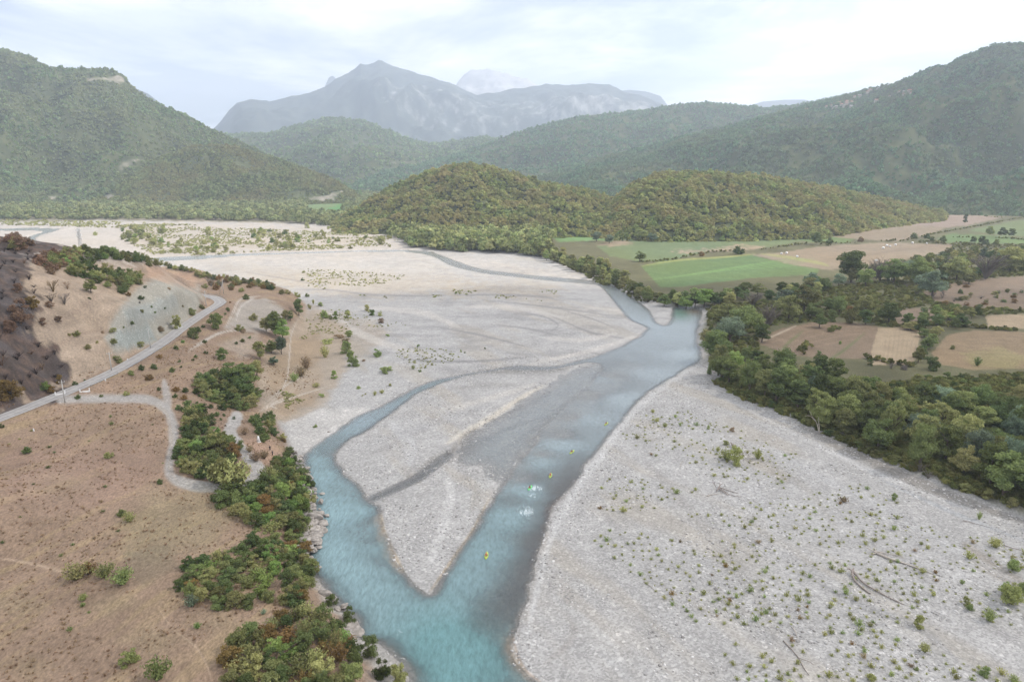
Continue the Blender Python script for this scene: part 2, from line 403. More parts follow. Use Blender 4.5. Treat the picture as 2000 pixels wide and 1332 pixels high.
# left upland
ld = sstep(0, 5, LANDD + 2 * n2)
dry = DRY * (1 + .20 * n1[:, None] + .16 * n2[:, None]) * (1 - .10 * n3[:, None]) + c3(.03, .028, .004) * sstep(.0, .5, n4)[:, None]
mixc(ld, dry, 0); KIND[(ld > .5) & ~bed] = 1
def poly(pts, col, feather=4.0, amp=4.0, op=1.0, g=None, kind=None, sel=None, ns=None):
    """cover patch given by its outline in frame coordinates"""
    p = np.array(pts, float)
    lo = p.min(0) - 30; hi = p.max(0) + 30
    s = front & (PXv > lo[0]) & (PXv < hi[0]) & (PYv > lo[1]) & (PYv < hi[1])
    if sel is not None: s &= sel
    i = np.where(s)[0]
    if not len(i): return
    d = sdf_poly(PXv[i], PYv[i], p) + amp * (n2[i] if ns is None else ns[i])
    m = sstep(-feather / 2, feather / 2, d) * op
    col = np.asarray(col, float).reshape(-1, 3)
    cc = np.broadcast_to(col, (len(i), 3)) * (1 + .13 * n1[i, None] + .10 * n2[i, None]) + np.array([[.012, .0, -.012]]) * n3[i, None]
    C[i] = C[i] * (1 - m[:, None]) + cc * m[:, None]
    if g is not None: wG[i] = wG[i] * (1 - m) + g * m
    if kind is not None: KIND[i[m > .5]] = kind
def fcol(c): return tuple(np.array(c) * .80)
def line(pts, wpx, col, op=1.0, feather=2.0, g=None, kind=None, taper=True):
    p = smooth_line(pts, 5)
    lo = p.min(0) - 20; hi = p.max(0) + 20
    i = np.where(front & (PXv > lo[0]) & (PXv < hi[0]) & (PYv > lo[1]) & (PYv < hi[1]))[0]
    if not len(i): return
    d, t = sdf_line(PXv[i], PYv[i], p)
    w = wpx / 2 * (np.sin(np.pi * np.clip(t / (len(p) - 1), 0, 1)) ** .5 if taper else 1) * (1 + .3 * n2[i])
    m = sstep(feather / 2, -feather / 2, d - w) * op
    C[i] = C[i] * (1 - m[:, None]) + np.asarray(col, float).reshape(1, 3) * m[:, None]
    if g is not None: wG[i] = wG[i] * (1 - m) + g * m
    if kind is not None: KIND[i[m > .5]] = kind
LD_ = LANDD > -4
# --- warm sunlight painted into the far gravel's colour; thin herb cover in beige patches
poly([(-100,432),(400,434),(700,440),(800,462),(820,490),(1180,548),(1180,556),(820,500),(300,520),(-100,520)], (.39,.35,.305), 40, 16, .7)
poly([(240,505),(800,496),(900,540),(700,580),(560,560),(330,515)], (.385,.355,.32), 40, 20, .6, sel=~LD_)
for q in [[(240,440),(420,444),(560,452),(720,452),(760,470),(640,486),(500,488),(400,498),(300,496),(250,470)], [(610,530),(760,535),(880,545),(940,560),(860,575),(700,580),(600,562),(520,548)], [(420,520),(560,530),(640,560),(560,555)], [(880,555),(1000,548),(1080,565),(1090,585),(960,580),(860,576)]]:
    poly(q, (.31,.265,.205), 34, 22, .5, g=.6, ns=n2)
poly([(600,600),(700,620),(760,640),(740,680),(700,700),(640,690),(600,660)], (.29,.235,.17), 26, 16, .5)
# old channel margins on the upper bar: darker, curved
DK = (.205,.20,.198)
for q, w in [([(560,566),(640,566),(720,575),(800,578),(870,577)],3.5),([(880,577),(980,576),(1060,580),(1090,586)],4),([(940,585),(1040,596),(1120,606),(1190,616)],3),([(1010,612),(1060,618),(1090,634),(1075,648)],3),([(960,634),(1030,642),(1090,655)],3),([(860,640),(940,655),(1040,680)],4),([(1120,640),(1180,655),(1230,662)],3),([(1100,606),(1160,624),(1200,640)],2.5),([(640,560),(560,545),(480,532)],2),([(1060,610),(1130,640),(1180,660)],2.5),([(780,700),(860,706),(960,704),(1040,696)],5)]:
    line(q, w, DK, .75, 3)
for q, w in [([(1140,600),(1200,606),(1240,616)],6),([(1060,660),(1140,664),(1210,650)],8),([(1040,706),(1140,690),(1220,664),(1250,650)],8),([(900,600),(1000,600),(1100,620)],9),([(1000,720),(1090,700),(1200,670)],4),([(700,600),(820,610),(900,640)],12),([(640,610),(720,660),(820,690)],14)]:
    line(q, w, (.45,.42,.385), .55, 6)
# bleached and grey streaks on the bars
for q, w, c, o in [([(1000,905),(1040,850),(1085,800)],16,(.27,.255,.235),.6),([(900,1000),(930,960),(990,900)],26,(.34,.335,.32),.5),([(700,900),(760,870),(830,840)],9,(.27,.26,.25),.5),([(740,930),(800,895),(860,850)],14,(.345,.335,.32),.5),([(1062,752),(1010,782),(960,815),(905,846),(870,868)],12,(.46,.425,.37),.9),([(860,800),(930,785),(1000,765),(1050,748)],10,(.43,.405,.37),.6),([(880,760),(950,752),(1020,752)],8,(.26,.25,.235),.6),([(760,820),(800,870),(800,910)],26,(.40,.395,.39),.5),([(700,870),(780,850),(880,815),(960,790)],16,(.30,.295,.29),.5),
                   ([(870,930),(880,970),(860,1040),(840,1100)],22,(.45,.44,.425),.55),([(912,930),(930,960),(920,1000)],18,(.28,.26,.23),.5),([(955,975),(920,1040),(876,1103),(840,1154)],5,(.33,.27,.19),.8),([(1000,1240),(1020,1300),(1060,1335)],5,(.30,.23,.17),.7)]:
    line(q, w, c, o, 7)
# the pale crest of the right bar, and its dark wash lines
line([(1372,708),(1300,750),(1230,812),(1180,880),(1130,950),(1080,1040),(1050,1150),(1030,1240)], 15, (.45,.445,.435), .55, 10)
line([(1420,780),(1560,850),(1680,910),(1800,960),(2000,1030)], 9, (.47,.46,.45), .5, 5)
line([(1560,830),(1660,880),(1780,936),(1900,985),(2010,1022)], 20, (.205,.19,.17), .75, 10)
line([(1720,936),(1860,1000),(2010,1060)], 8, (.30,.31,.32), .6, 5)
line([(1880,1060),(1940,1110),(2010,1150)], 30, (.24,.215,.185), .75, 14)
line([(1600,1140),(1680,1180),(1800,1230),(1870,1290)], 16, (.25,.245,.24), .7, 10)
line([(1430,880),(1500,915),(1540,940)], 22, (.29,.26,.22), .6, 12)
line([(1060,1300),(1120,1240),(1100,1150)], 16, (.27,.25,.23), .4, 12)
for q, w, c, o in [([(1260,900),(1330,980),(1420,1080),(1500,1200),(1540,1340)],26,(.27,.255,.235),.4),([(1180,1000),(1240,1080),(1330,1180),(1400,1300)],18,(.26,.25,.24),.35),([(1480,860),(1600,930),(1760,1010),(1880,1080),(2010,1150)],14,(.36,.355,.35),.5),([(1400,840),(1500,900),(1580,960),(1640,1040)],12,(.27,.25,.22),.4),
                   ([(1100,1180),(1180,1260),(1240,1340)],30,(.37,.365,.355),.5),([(1700,1060),(1800,1120),(1900,1200),(2010,1270)],22,(.27,.26,.25),.4),([(1300,830),(1400,880),(1480,960),(1520,1060)],20,(.355,.35,.345),.4)]:
    line(q, w, c, o, 12)
# wet gravel where the tongue is cut and where it dips under the riffle
line([(716,980),(740,968),(780,950),(815,934),(850,908),(872,890),(892,872)], 13, (.11,.102,.095), .8, 9)
line([(850,905),(890,892),(930,872),(980,850)], 22, (.20,.19,.175), .5, 16)
line([(800,936),(860,900),(930,860)], 30, (.21,.20,.19), .35, 20)
poly([(970,960),(1010,905),(1050,850),(1090,800),(1150,742),(1230,700),(1260,720),(1170,780),(1110,850),(1060,900),(1010,960)], (.31,.30,.285), 26, 10, .8)
line([(930,728),(1000,722),(1060,724),(1110,720)], 16, (.15,.145,.135), .6, 12)
for q, w in [([(900,880),(960,850),(1010,830),(1060,815)],8),([(930,905),(980,880),(1030,845),(1080,800)],6),([(1030,870),(1060,835),(1090,800),(1140,760)],9),([(950,830),(1010,800),(1080,765)],6)]:
    line(q, w, (.19,.18,.165), .5, 8)
line([(890,868),(930,850),(905,885)], 26, (.19,.18,.165), .5, 16)
# sandy shoals under water
poly([(728,1005),(745,1000),(752,1040),(790,1116),(780,1120),(748,1085),(735,1050)], (.36,.30,.225), 8, 3, .9)
poly([(1000,1215),(1000,1260),(1022,1310),(1052,1345),(1020,1345),(985,1290),(975,1240)], (.30,.25,.19), 14, 4, .8)
poly([(1075,1000),(1130,925),(1090,930),(1050,1000),(1010,1080),(960,1170),(920,1200),(960,1215),(1005,1200),(1035,1120)], (.11,.092,.08), 14, 4, .8)
# --- left side: slopes, cut bank, burnt ground
poly([(-200,700),(0,640),(60,520),(150,505),(260,540),(380,570),(390,600),(340,660),(250,700),(160,745),(60,790),(0,812),(-200,880)], TAN[0], 10, 6, 1, g=.35, sel=LD_)
C[:] = C * (1 + np.where((GZ > 20) & (LANDD > 0) & (GY > 150), .30 * n5 + .18 * n2, 0))[:, None]
line([(250,560),(300,545),(360,560)], 3, (.19,.13,.09), .7, 3); line([(150,640),(220,600),(280,575),(340,560)], 4, (.38,.30,.22), .6, 5); line([(60,720),(140,660),(220,640)], 4, (.21,.15,.11), .6, 5); line([(120,560),(180,590),(240,600)], 3, (.38,.30,.22), .6, 4); line([(90,640),(160,600),(210,560)], 3, (.20,.14,.11), .6, 4)
poly([(270,560),(330,530),(390,560),(395,600),(350,640),(280,680),(225,690),(205,660),(225,610)], SCREE[0], 14, 10, .85, g=.7, sel=LD_)
poly([(230,645),(290,630),(305,665),(250,685),(225,670)], (.23,.25,.235), 8, 6, .8, sel=LD_)
poly([(240,605),(300,590),(345,570),(350,600),(300,625),(245,635)], (.235,.25,.235), 10, 9, .7, sel=LD_)
poly([(280,515),(380,540),(385,570),(340,555),(290,540)], (.33,.22,.15), 10, 6, .7, sel=LD_)
for q in [[(-200,470),(50,466),(150,480),(60,505),(45,560),(90,600),(60,640),(0,660),(-200,700)], [(-200,690),(60,650),(110,680),(130,720),(105,745),(50,765),(0,775),(-200,820)], [(-200,800),(10,772),(100,752),(130,758),(60,785),(0,802)]]:
    poly(q, BURN[0], 12, 30, .96, g=.2, sel=LD_, ns=n2 + .6 * n1)
bt = (C[:, 0] < .12) & (LANDD > 5) & (GZ > 16)
mixc(sstep(-.05, .35, fbm(GX / 3, GY / 3 + GZ / 3, 4, 81)) * bt * .6, c3(.15, .10, .075)); mixc(sstep(.0, .4, fbm(GX / 7, GY / 7, 4, 82)) * bt * .5, c3(.10, .09, .092))
line([(60,500),(40,560),(10,640)], 8, (.10,.075,.06), .6, 8)
# scree fan right of the bend, light tracks
poly([(440,640),(470,590),(520,580),(560,610),(560,640),(500,650)], (.29,.27,.24), 12, 8, .8, g=.7, sel=LD_)
for q in [[(440,640),(455,610),(470,585),(510,578)], [(380,680),(420,655),(450,645)], [(460,630),(470,600),(500,580)], [(365,690),(390,670),(430,650),(470,645)]]:
    line(q, 3.0, (.40,.37,.33), .8, 2)
poly([(430,670),(500,650),(520,680),(470,700)], (.30,.255,.21), 14, 10, .6, sel=LD_)
# the sandy terrace below, with foot tracks and straw patches
poly([(520,690),(560,640),(610,600),(680,640),(680,720),(620,800),(580,830),(520,810),(500,780)], (.30,.245,.185), 20, 10, .85, g=.25)
for q in [[(520,700),(560,690),(575,720),(560,760),(530,770)], [(520,800),(560,770),(620,760),(610,790),(560,812)], [(560,660),(620,650),(640,690),(600,720),(565,715)]]:
    poly(q, (.255,.19,.125), 16, 10, .7, sel=GZ < 8)
for q in [[(505,805),(540,775),(560,740),(565,700),(570,650),(590,610)], [(500,806),(560,780),(640,755)], [(515,790),(570,745),(600,735)], [(545,800),(530,790),(560,775)]]:
    line(q, 2.6, (.41,.37,.32), .8, 1.6)
poly([(560,826),(620,800),(680,795),(720,800),(650,845),(600,885),(575,880)], (.39,.37,.345), 8, 4, .9, g=1)
# gravel tracks on the plateau
TRK = (.305,.290,.272)
line([(120,779),(180,779),(260,778),(300,783),(325,800),(338,830),(338,870),(330,910),(334,930),(360,946),(420,952),(440,955)], 17, TRK, .9, 9, g=.9, taper=False, kind=4)
line([(320,740),(326,775),(330,800)], 16, TRK, .8, 8, g=.9, kind=4)
line([(334,930),(380,948),(440,952)], 22, TRK, .9, 5, g=.9, kind=4)
line([(462,815),(450,845),(470,875),(500,905),(505,925),(480,945),(430,955)], 26, TRK, .95, 6, g=.9, taper=False, kind=4)
line([(300,783),(328,812),(336,870),(330,912),(350,944)], 3.5, (.30,.26,.215), .6, 2.5)
poly([(470,862),(520,850),(548,880),(520,910),(500,895)], (.33,.22,.155), 10, 5, .7, sel=LD_)
# grass tints
poly([(240,1010),(300,960),(420,960),(470,1000),(400,1070),(330,1090),(250,1080)], OLIVE[0] * 1.35, 60, 26, .38, sel=LD_)
poly([(250,1075),(330,1065),(350,1100),(280,1140),(250,1110)], (.145,.125,.08), 26, 16, .4, sel=LD_)
poly([(500,1000),(540,990),(545,1015),(500,1020),(460,1012)], (.34,.255,.16), 8, 4, .8, sel=LD_)
line([(0,1090),(60,1100),(130,1118),(160,1118)], 6, (.33,.25,.18), .8, 5)
line([(310,1190),(340,1230),(380,1260),(400,1290),(415,1330)], 4, (.32,.24,.17), .8, 3)
for a, b, r_ in [(60,1300,60),(300,1250,70),(120,950,60),(220,1180,60),(420,1220,50),(40,1180,50)]:
    poly([(a - r_, b), (a, b - r_ * .45), (a + r_, b), (a, b + r_ * .4)], (.225,.18,.10), 40, 18, .35, sel=LD_)
poly([(0,868),(300,880),(310,930),(200,990),(0,980)], (.235,.15,.115), 60, 26, .35, sel=LD_)
# --- right side: farmland
FG = (.128,.185,.070); FG2 = (.148,.185,.085); PL = (.265,.212,.150); HAY = (.26,.20,.12); STUB = (.37,.29,.195)
for q, c in [([(1072,463),(1080,452),(1130,446),(1200,448),(1235,455),(1238,468),(1160,470),(1095,473)], (.15,.24,.085)),
             ([(1165,480),(1240,470),(1300,463),(1420,462),(1490,458),(1570,470),(1480,486),(1380,492),(1310,508),(1250,512),(1190,500)], FG2),
             ([(1500,458),(1560,455),(1670,466),(1660,474),(1590,474)], FG),
             ([(1252,520),(1300,508),(1420,502),(1470,498),(1540,516),(1600,525),(1596,536),(1480,542),(1330,560),(1290,562)], FG),
             ([(1470,498),(1520,494),(1600,482),(1720,474),(1860,478),(1850,492),(1740,512),(1620,528),(1540,516)], PL),
             ([(1600,450),(1640,438),(1740,434),(1850,445),(1810,460),(1760,472),(1670,468),(1610,460)], (.25,.20,.14)),
             ([(1740,430),(1850,418),(1960,424),(1900,438),(1850,445),(1780,440)], (.28,.215,.17)),
             ([(1840,406),(2020,404),(2020,422),(1900,420)], (.22,.20,.13)),
             ([(1830,466),(1860,456),(1960,462),(2020,468),(2020,478),(1900,474),(1850,474)], FG),
             ([(1890,450),(1960,436),(2020,426),(2020,462),(1960,460)], FG2),
             ([(600,400),(640,394),(672,396),(664,414),(640,420),(600,416)], (.15,.22,.10)), ([(640,408),(674,396),(668,416),(650,420)], (.10,.24,.08)),
             ([(1475,668),(1530,640),(1600,628),(1670,630),(1725,640),(1700,700),(1600,700),(1530,690)], (.225,.168,.115)),
             ([(1715,640),(1800,638),(1790,700),(1778,712),(1695,712)], STUB),
             ([(1745,606),(1800,602),(1850,614),(1840,632),(1750,634)], (.22,.165,.12)),
             ([(1820,690),(1850,655),(1900,645),(2020,650),(2020,720),(1900,722),(1840,712)], (.265,.195,.12)),
             ([(1925,616),(1990,614),(2020,618),(2020,644),(1930,640)], STUB),
             ([(1800,572),(1880,548),(2020,538),(2020,606),(1900,600),(1830,590)], (.21,.16,.115))]:
    poly(q, fcol(c), 3.0, 2.2, 1, g=0, kind=2, sel=WOODD > 2)
# field detail: tramlines, worn patches, headlands
poly([(1310,490),(1400,486),(1440,478),(1495,482),(1470,488),(1380,492),(1330,495)], (.30,.22,.16), 6, 6, .8)
poly([(1165,478),(1220,470),(1240,476),(1190,482)], (.27,.19,.14), 6, 4, .7)
line([(1250,520),(1330,508),(1420,502),(1475,496)], 3, (.27,.27,.10), .8, 2)
line([(1485,496),(1540,503),(1600,514),(1620,520)], 6, (.24,.24,.10), .8, 3)
for k in range(9):
    x0 = 1722 + k * 9
    line([(x0, 712), (x0 + 6 - k * .4, 675), (x0 + 14 - k * 1.5, 640)], 1.8, (.25,.19,.125), .6, 1.4, taper=False)
for k in range(5):
    line([(1470 + 8 * k, 672 + 6 * k), (1560 + 30 * k, 640 + 5 * k), (1650 + 20 * k, 630 + 8 * k)], 1.6, (.29,.20,.14), .4, 1.4)
line([(1480,670),(1520,652),(1556,636)], 3, (.40,.34,.26), .8, 2)
line([(1690,650),(1640,690),(1600,712)], 5, (.10,.13,.05), .7, 4); line([(1570,645),(1540,670),(1520,690)], 5, (.11,.13,.05), .7, 4)
poly([(1880,690),(1960,680),(2010,700),(1980,722),(1900,716)], (.20,.19,.08), 16, 10, .5)
line([(1230,465),(1330,458),(1450,457),(1600,450),(1690,433)], 2.2, (.36,.33,.28), .8, 2)
for k in range(7):
    line([(1330 + 40 * k, 492 - 3.0 * k), (1420 + 40 * k, 484 - 2.6 * k), (1500 + 30 * k, 470 - 1.5 * k)], 1.2, (.14,.16,.08), .4, 1.2)
for k in range(10):
    line([(1640 + 18 * k, 512 - 3.6 * k), (1690 + 16 * k, 498 - 2 * k), (1760 + 10 * k, 484 - .6 * k)], 1.1, (.16,.12,.09), .45, 1.2)
for k in range(8):
    line([(1850 + 6 * k, 706 - 7 * k), (1930, 702 - 7 * k), (2010, 706 - 7 * k)], 1.8, (.29,.21,.13), .35, 2)
for k in range(6):
    line([(1260 + 20 * k, 548 - 2 * k), (1400 + 22 * k, 530 - 4 * k), (1560 + 6 * k, 520 - 3 * k)], 1.4, (.15,.25,.085), .5, 1.5)

def stone_mat(name, kind):
    m, t, o = new_mat(name)
    b = N(t, 'ShaderNodeBsdfPrincipled'); b.inputs['Roughness'].default_value = 0.9; b.inputs['Specular IOR Level'].default_value = 0.15
    vc = N(t, 'ShaderNodeVertexColor', layer_name='cover')
    wg = N(t, 'ShaderNodeAttribute', attribute_name='stony')
    geo = N(t, 'ShaderNodeNewGeometry')
    # stones
    v1 = N(t, 'ShaderNodeTexVoronoi'); v1.inputs['Scale'].default_value = 2.3; v1.feature = 'F1'
    L(t, geo.outputs['Position'], v1.inputs['Vector'])
    sepc = N(t, 'ShaderNodeSeparateColor'); L(t, v1.outputs['Color'], sepc.inputs[0])
    pw = N(t, 'ShaderNodeMapRange'); pw.inputs[1].default_value = 0; pw.inputs[2].default_value = 1; pw.inputs[3].default_value = .77; pw.inputs[4].default_value = 1.24
    L(t, sepc.outputs[0], pw.inputs[0])
    v3 = N(t, 'ShaderNodeTexVoronoi'); v3.inputs['Scale'].default_value = 1.25; L(t, geo.outputs['Position'], v3.inputs['Vector'])
    sep3 = N(t, 'ShaderNodeSeparateColor'); L(t, v3.outputs['Color'], sep3.inputs[0])
    wht = N(t, 'ShaderNodeMapRange'); wht.inputs[1].default_value = .91; wht.inputs[2].default_value = .96; wht.inputs[3].default_value = 1.0; wht.inputs[4].default_value = 1.3
    L(t, sep3.outputs[1], wht.inputs[0])
    m0 = N(t, 'ShaderNodeMath', operation='MULTIPLY'); L(t, pw.outputs[0], m0.inputs[0]); L(t, wht.outputs[0], m0.inputs[1])
    gg = N(t, 'ShaderNodeMix', data_type='FLOAT'); gg.inputs[2].default_value = 1.0
    L(t, wg.outputs['Fac'], gg.inputs[0]); L(t, m0.outputs[0], gg.inputs[3])
    # vegetation fibre
    mp = N(t, 'ShaderNodeMapping'); mp.inputs['Scale'].default_value = (1.7, .9, 1); mp.inputs['Rotation'].default_value = (0, 0, .6)
    L(t, geo.outputs['Position'], mp.inputs[0])
    nn = N(t, 'ShaderNodeTexNoise'); nn.inputs['Scale'].default_value = 1.1; nn.inputs['Detail'].default_value = 6; nn.inputs['Roughness'].default_value = .72
    L(t, mp.outputs[0], nn.inputs['Vector'])
    n_2 = N(t, 'ShaderNodeTexNoise'); n_2.inputs['Scale'].default_value = .11; n_2.inputs['Detail'].default_value = 8; n_2.inputs['Roughness'].default_value = .62
    L(t, geo.outputs['Position'], n_2.inputs['Vector'])
    r1 = N(t, 'ShaderNodeMapRange'); r1.inputs[1].default_value = .25; r1.inputs[2].default_value = .75; r1.inputs[3].default_value = .45; r1.inputs[4].default_value = 1.55; L(t, nn.outputs['Fac'], r1.inputs[0])
    r2 = N(t, 'ShaderNodeMapRange'); r2.inputs[1].default_value = .25; r2.inputs[2].default_value = .75; r2.inputs[3].default_value = .86; r2.inputs[4].default_value = 1.14; L(t, n_2.outputs['Fac'], r2.inputs[0])
    g2 = N(t, 'ShaderNodeMix', data_type='FLOAT'); L(t, wg.outputs['Fac'], g2.inputs[0]); L(t, r1.outputs[0], g2.inputs[2]); g2.inputs[3].default_value = 1.0
    mm = N(t, 'ShaderNodeMath', operation='MULTIPLY'); L(t, gg.outputs[0], mm.inputs[0]); L(t, g2.outputs[0], mm.inputs[1])
    m3 = N(t, 'ShaderNodeMath', operation='MULTIPLY'); L(t, mm.outputs[0], m3.inputs[0]); L(t, r2.outputs[0], m3.inputs[1])
    vm = N(t, 'ShaderNodeVectorMath', operation='SCALE'); L(t, vc.outputs['Color'], vm.inputs[0]); L(t, m3.outputs[0], vm.inputs['Scale'])
    L(t, vm.outputs[0], b.inputs['Base Color'])
    bp = N(t, 'ShaderNodeBump'); bp.inputs['Strength'].default_value = .35; bp.inputs['Distance'].default_value = .10
    ht = N(t, 'ShaderNodeMath', operation='ADD'); L(t, nn.outputs['Fac'], ht.inputs[0])
    hv = N(t, 'ShaderNodeMath', operation='MULTIPLY'); hv.inputs[1].default_value = -.8; L(t, v1.outputs['Distance'], hv.inputs[0]); L(t, hv.outputs[0], ht.inputs[1])
    L(t, ht.outputs[0], bp.inputs['Height']); L(t, bp.outputs[0], b.inputs['Normal'])
    L(t, b.outputs[0], o.inputs['Surface'])
    return m
ground_mat = stone_mat('ground_cover', 0)
ii = np.arange(ND * NA).reshape(ND, NA)
Q = np.stack([ii[:-1, :-1], ii[1:, :-1], ii[1:, 1:], ii[:-1, 1:]], -1).reshape(-1, 4)
# face kind = kind of its first corner; every kind of ground is a sheet of its own, edge to edge
fk = KIND[Q[:, 0]]
V = np.stack([GX, GY, GZ], 1)
for k, nm in [(0, 'gravel_riverbed'), (1, 'grassland'), (2, 'farm_field'), (3, 'river_bottom'), (4, 'gravel_track')]:
    q = Q[fk == k]
    if not len(q): continue
    used, inv = np.unique(q, return_inverse=True)
    me = mesh_np(nm, V[used], inv.reshape(-1, 4)[:, ::-1])
    add_color(me, 'cover', C[used]); add_float(me, 'stony', wG[used])
    o = link(nm, me, mats=[ground_mat], smooth=True); tag(o, kind='structure')

# ---- river surface: same polar net over the wet cells, opacity from true depth
wetm = (GZ < 0.02) & ((WAT > -1.5) | (GZ < -0.015)) & (GY > -400)
fw = wetm[Q].any(1)
q = Q[fw]; used, inv = np.unique(q, return_inverse=True)
wv = V[used].copy(); depth = np.maximum(-wv[:, 2], 0)
ux, uy = wv[:, 0], wv[:, 1]
wv[:, 2] = 0.0
me = mesh_np('river', wv, inv.reshape(-1, 4)[:, ::-1])
add_float(me, 'depth', depth)
upx, upy = pix(ux, uy, np.zeros_like(ux))
# water body tint: turquoise pools, fast reach paled with painted sky reflection and riffles
def blob(px, py, rx, ry): return np.exp(-(((upx - px) / rx) ** 2 + ((upy - py) / ry) ** 2))
wc = np.tile(np.array([[.215, .325, .345]]), (len(ux), 1))
def wmix(m, c):
    global wc
    m = np.clip(m, 0, 1)[:, None]; wc = wc * (1 - m) + np.array([c]) * m
wmix(sstep(1080, 720, upy) * (upx > 880), (.39, .45, .475))
wmix(.9 * sstep(640, 600, upy), (.30, .345, .35))
wmix(.7 * sstep(.45, .1, depth) * (upy > 700), (.34, .37, .385))
for a_, b_ in ((1120,940),(1090,985),(1062,1040),(1040,1090),(1015,1150),(985,1195),(950,1215)): wmix(.75 * blob(a_, b_, 34, 42), (.145, .15, .15))
wmix(blob(860, 1260, 110, 90) + blob(930, 1310, 90, 70), (.13, .255, .262))
wmix(.8 * blob(650, 1010, 70, 120), (.225, .345, .37))
wmix(.9 * blob(1330, 612, 22, 12), (.06, .20, .13)); wmix(.9 * blob(1358, 607, 22, 9), (.17, .125, .08))
wmix(.6 * blob(720, 810, 150, 60), (.30,.36,.40))
add_color(me, 'tint', wc)
# white water where the current breaks
foam = np.zeros(len(ux))
for a, b, rx, ry, s in [(1028,998,16,8,1),(1034,1012,12,6,.8),(1050,952,16,4,.9),(1022,950,12,3,.7),(1090,960,6,3,.6),(926,1190,16,5,.9),(776,1242,12,26,.75),(756,1262,10,24,.7),(800,1222,6,20,.7),(770,1275,14,8,.6),(745,1230,26,8,.5),(830,1240,20,14,.4),(1155,884,12,3,.5),
                        (1040,968,9,5,.6),(905,1105,10,8,.4),(1000,1060,10,8,.35),(870,1180,26,24,.3),(840,1215,24,20,.3),(1010,1040,8,4,.5),(1020,930,8,3,.5)]:
    foam = np.maximum(foam, .40 * s * blob(a, b, rx * 1.9, ry * 2.3))
foam += .30 * sstep(800, 740, upy) * sstep(640, 680, upy) * (upx > 1000) * sstep(.1, .5, fbm(ux / 14, uy / 10, 4, 77) + .3)
foam += .14 * blob(1330, 668, 60, 14)
foam += .13 * blob(1040, 970, 45, 60) + .10 * blob(800, 1240, 70, 30)
foam += .12 * sstep(1120, 900, upy) * sstep(760, 900, upy) * (upx > 900) * sstep(.3, 1.2, depth)
add_float(me, 'foam', foam)
m, t, o_ = new_mat('river_water')
att = N(t, 'ShaderNodeAttribute', attribute_name='depth'); tin = N(t, 'ShaderNodeVertexColor', layer_name='tint'); fo = N(t, 'ShaderNodeAttribute', attribute_name='foam')
geo = N(t, 'ShaderNodeNewGeometry')
body = N(t, 'ShaderNodeBsdfDiffuse')
tr = N(t, 'ShaderNodeBsdfTransparent')
mu = N(t, 'ShaderNodeMath', operation='MULTIPLY'); mu.inputs[1].default_value = -1.15; L(t, att.outputs['Fac'], mu.inputs[0])
ex = N(t, 'ShaderNodeMath', operation='EXPONENT'); L(t, mu.outputs[0], ex.inputs[0])
mpw = N(t, 'ShaderNodeMapping'); mpw.inputs['Rotation'].default_value = (0, 0, .5); mpw.inputs['Scale'].default_value = (1.0, .38, 1)
L(t, geo.outputs['Position'], mpw.inputs[0])
wn = N(t, 'ShaderNodeTexNoise'); wn.inputs['Scale'].default_value = .9; wn.inputs['Detail'].default_value = 6; wn.inputs['Roughness'].default_value = .66; L(t, mpw.outputs[0], wn.inputs['Vector'])
fn = N(t, 'ShaderNodeTexNoise'); fn.inputs['Scale'].default_value = .8; fn.inputs['Detail'].default_value = 9; fn.inputs['Roughness'].default_value = .78; fn.inputs['Distortion'].default_value = 2.0; L(t, mpw.outputs[0], fn.inputs['Vector'])
fa = N(t, 'ShaderNodeMath', operation='ADD'); L(t, fo.outputs['Fac'], fa.inputs[0]); L(t, fn.outputs['Fac'], fa.inputs[1])
fr = N(t, 'ShaderNodeMapRange'); fr.inputs[1].default_value = .94; fr.inputs[2].default_value = 1.20; L(t, fa.outputs[0], fr.inputs[0])
tv = N(t, 'ShaderNodeMapRange'); tv.inputs[1].default_value = .3; tv.inputs[2].default_value = .7; tv.inputs[3].default_value = .74; tv.inputs[4].default_value = 1.26; L(t, wn.outputs['Fac'], tv.inputs[0])
ts = N(t, 'ShaderNodeVectorMath', operation='SCALE'); L(t, tin.outputs['Color'], ts.inputs[0]); L(t, tv.outputs[0], ts.inputs['Scale'])
fm = N(t, 'ShaderNodeMixRGB'); fm.inputs[2].default_value = (.78, .82, .83, 1); L(t, fr.outputs[0], fm.inputs[0]); L(t, ts.outputs[0], fm.inputs[1])
L(t, fm.outputs[0], body.inputs['Color'])
tf = N(t, 'ShaderNodeMath', operation='SUBTRACT'); tf.use_clamp = True; L(t, ex.outputs[0], tf.inputs[0]); L(t, fr.outputs[0], tf.inputs[1])
mA = N(t, 'ShaderNodeMixShader'); L(t, tf.outputs[0], mA.inputs[0]); L(t, body.outputs[0], mA.inputs[1]); L(t, tr.outputs[0], mA.inputs[2])
gl = N(t, 'ShaderNodeBsdfGlossy'); gl.inputs['Roughness'].default_value = .22; gl.inputs['Color'].default_value = (.9, .9, .9, 1)
bp = N(t, 'ShaderNodeBump'); bp.inputs['Strength'].default_value = .8; bp.inputs['Distance'].default_value = .6; L(t, wn.outputs['Fac'], bp.inputs['Height'])
L(t, bp.outputs[0], gl.inputs['Normal']); L(t, bp.outputs[0], body.inputs['Normal'])
fz = N(t, 'ShaderNodeFresnel'); fz.inputs['IOR'].default_value = 1.33; L(t, bp.outputs[0], fz.inputs['Normal'])
mB = N(t, 'ShaderNodeMixShader'); L(t, fz.outputs[0], mB.inputs[0]); L(t, mA.outputs[0], mB.inputs[1]); L(t, gl.outputs[0], mB.inputs[2])
L(t, mB.outputs[0], o_.inputs['Surface'])
o = link('river', me, mats=[m], smooth=True); tag(o, kind='structure')

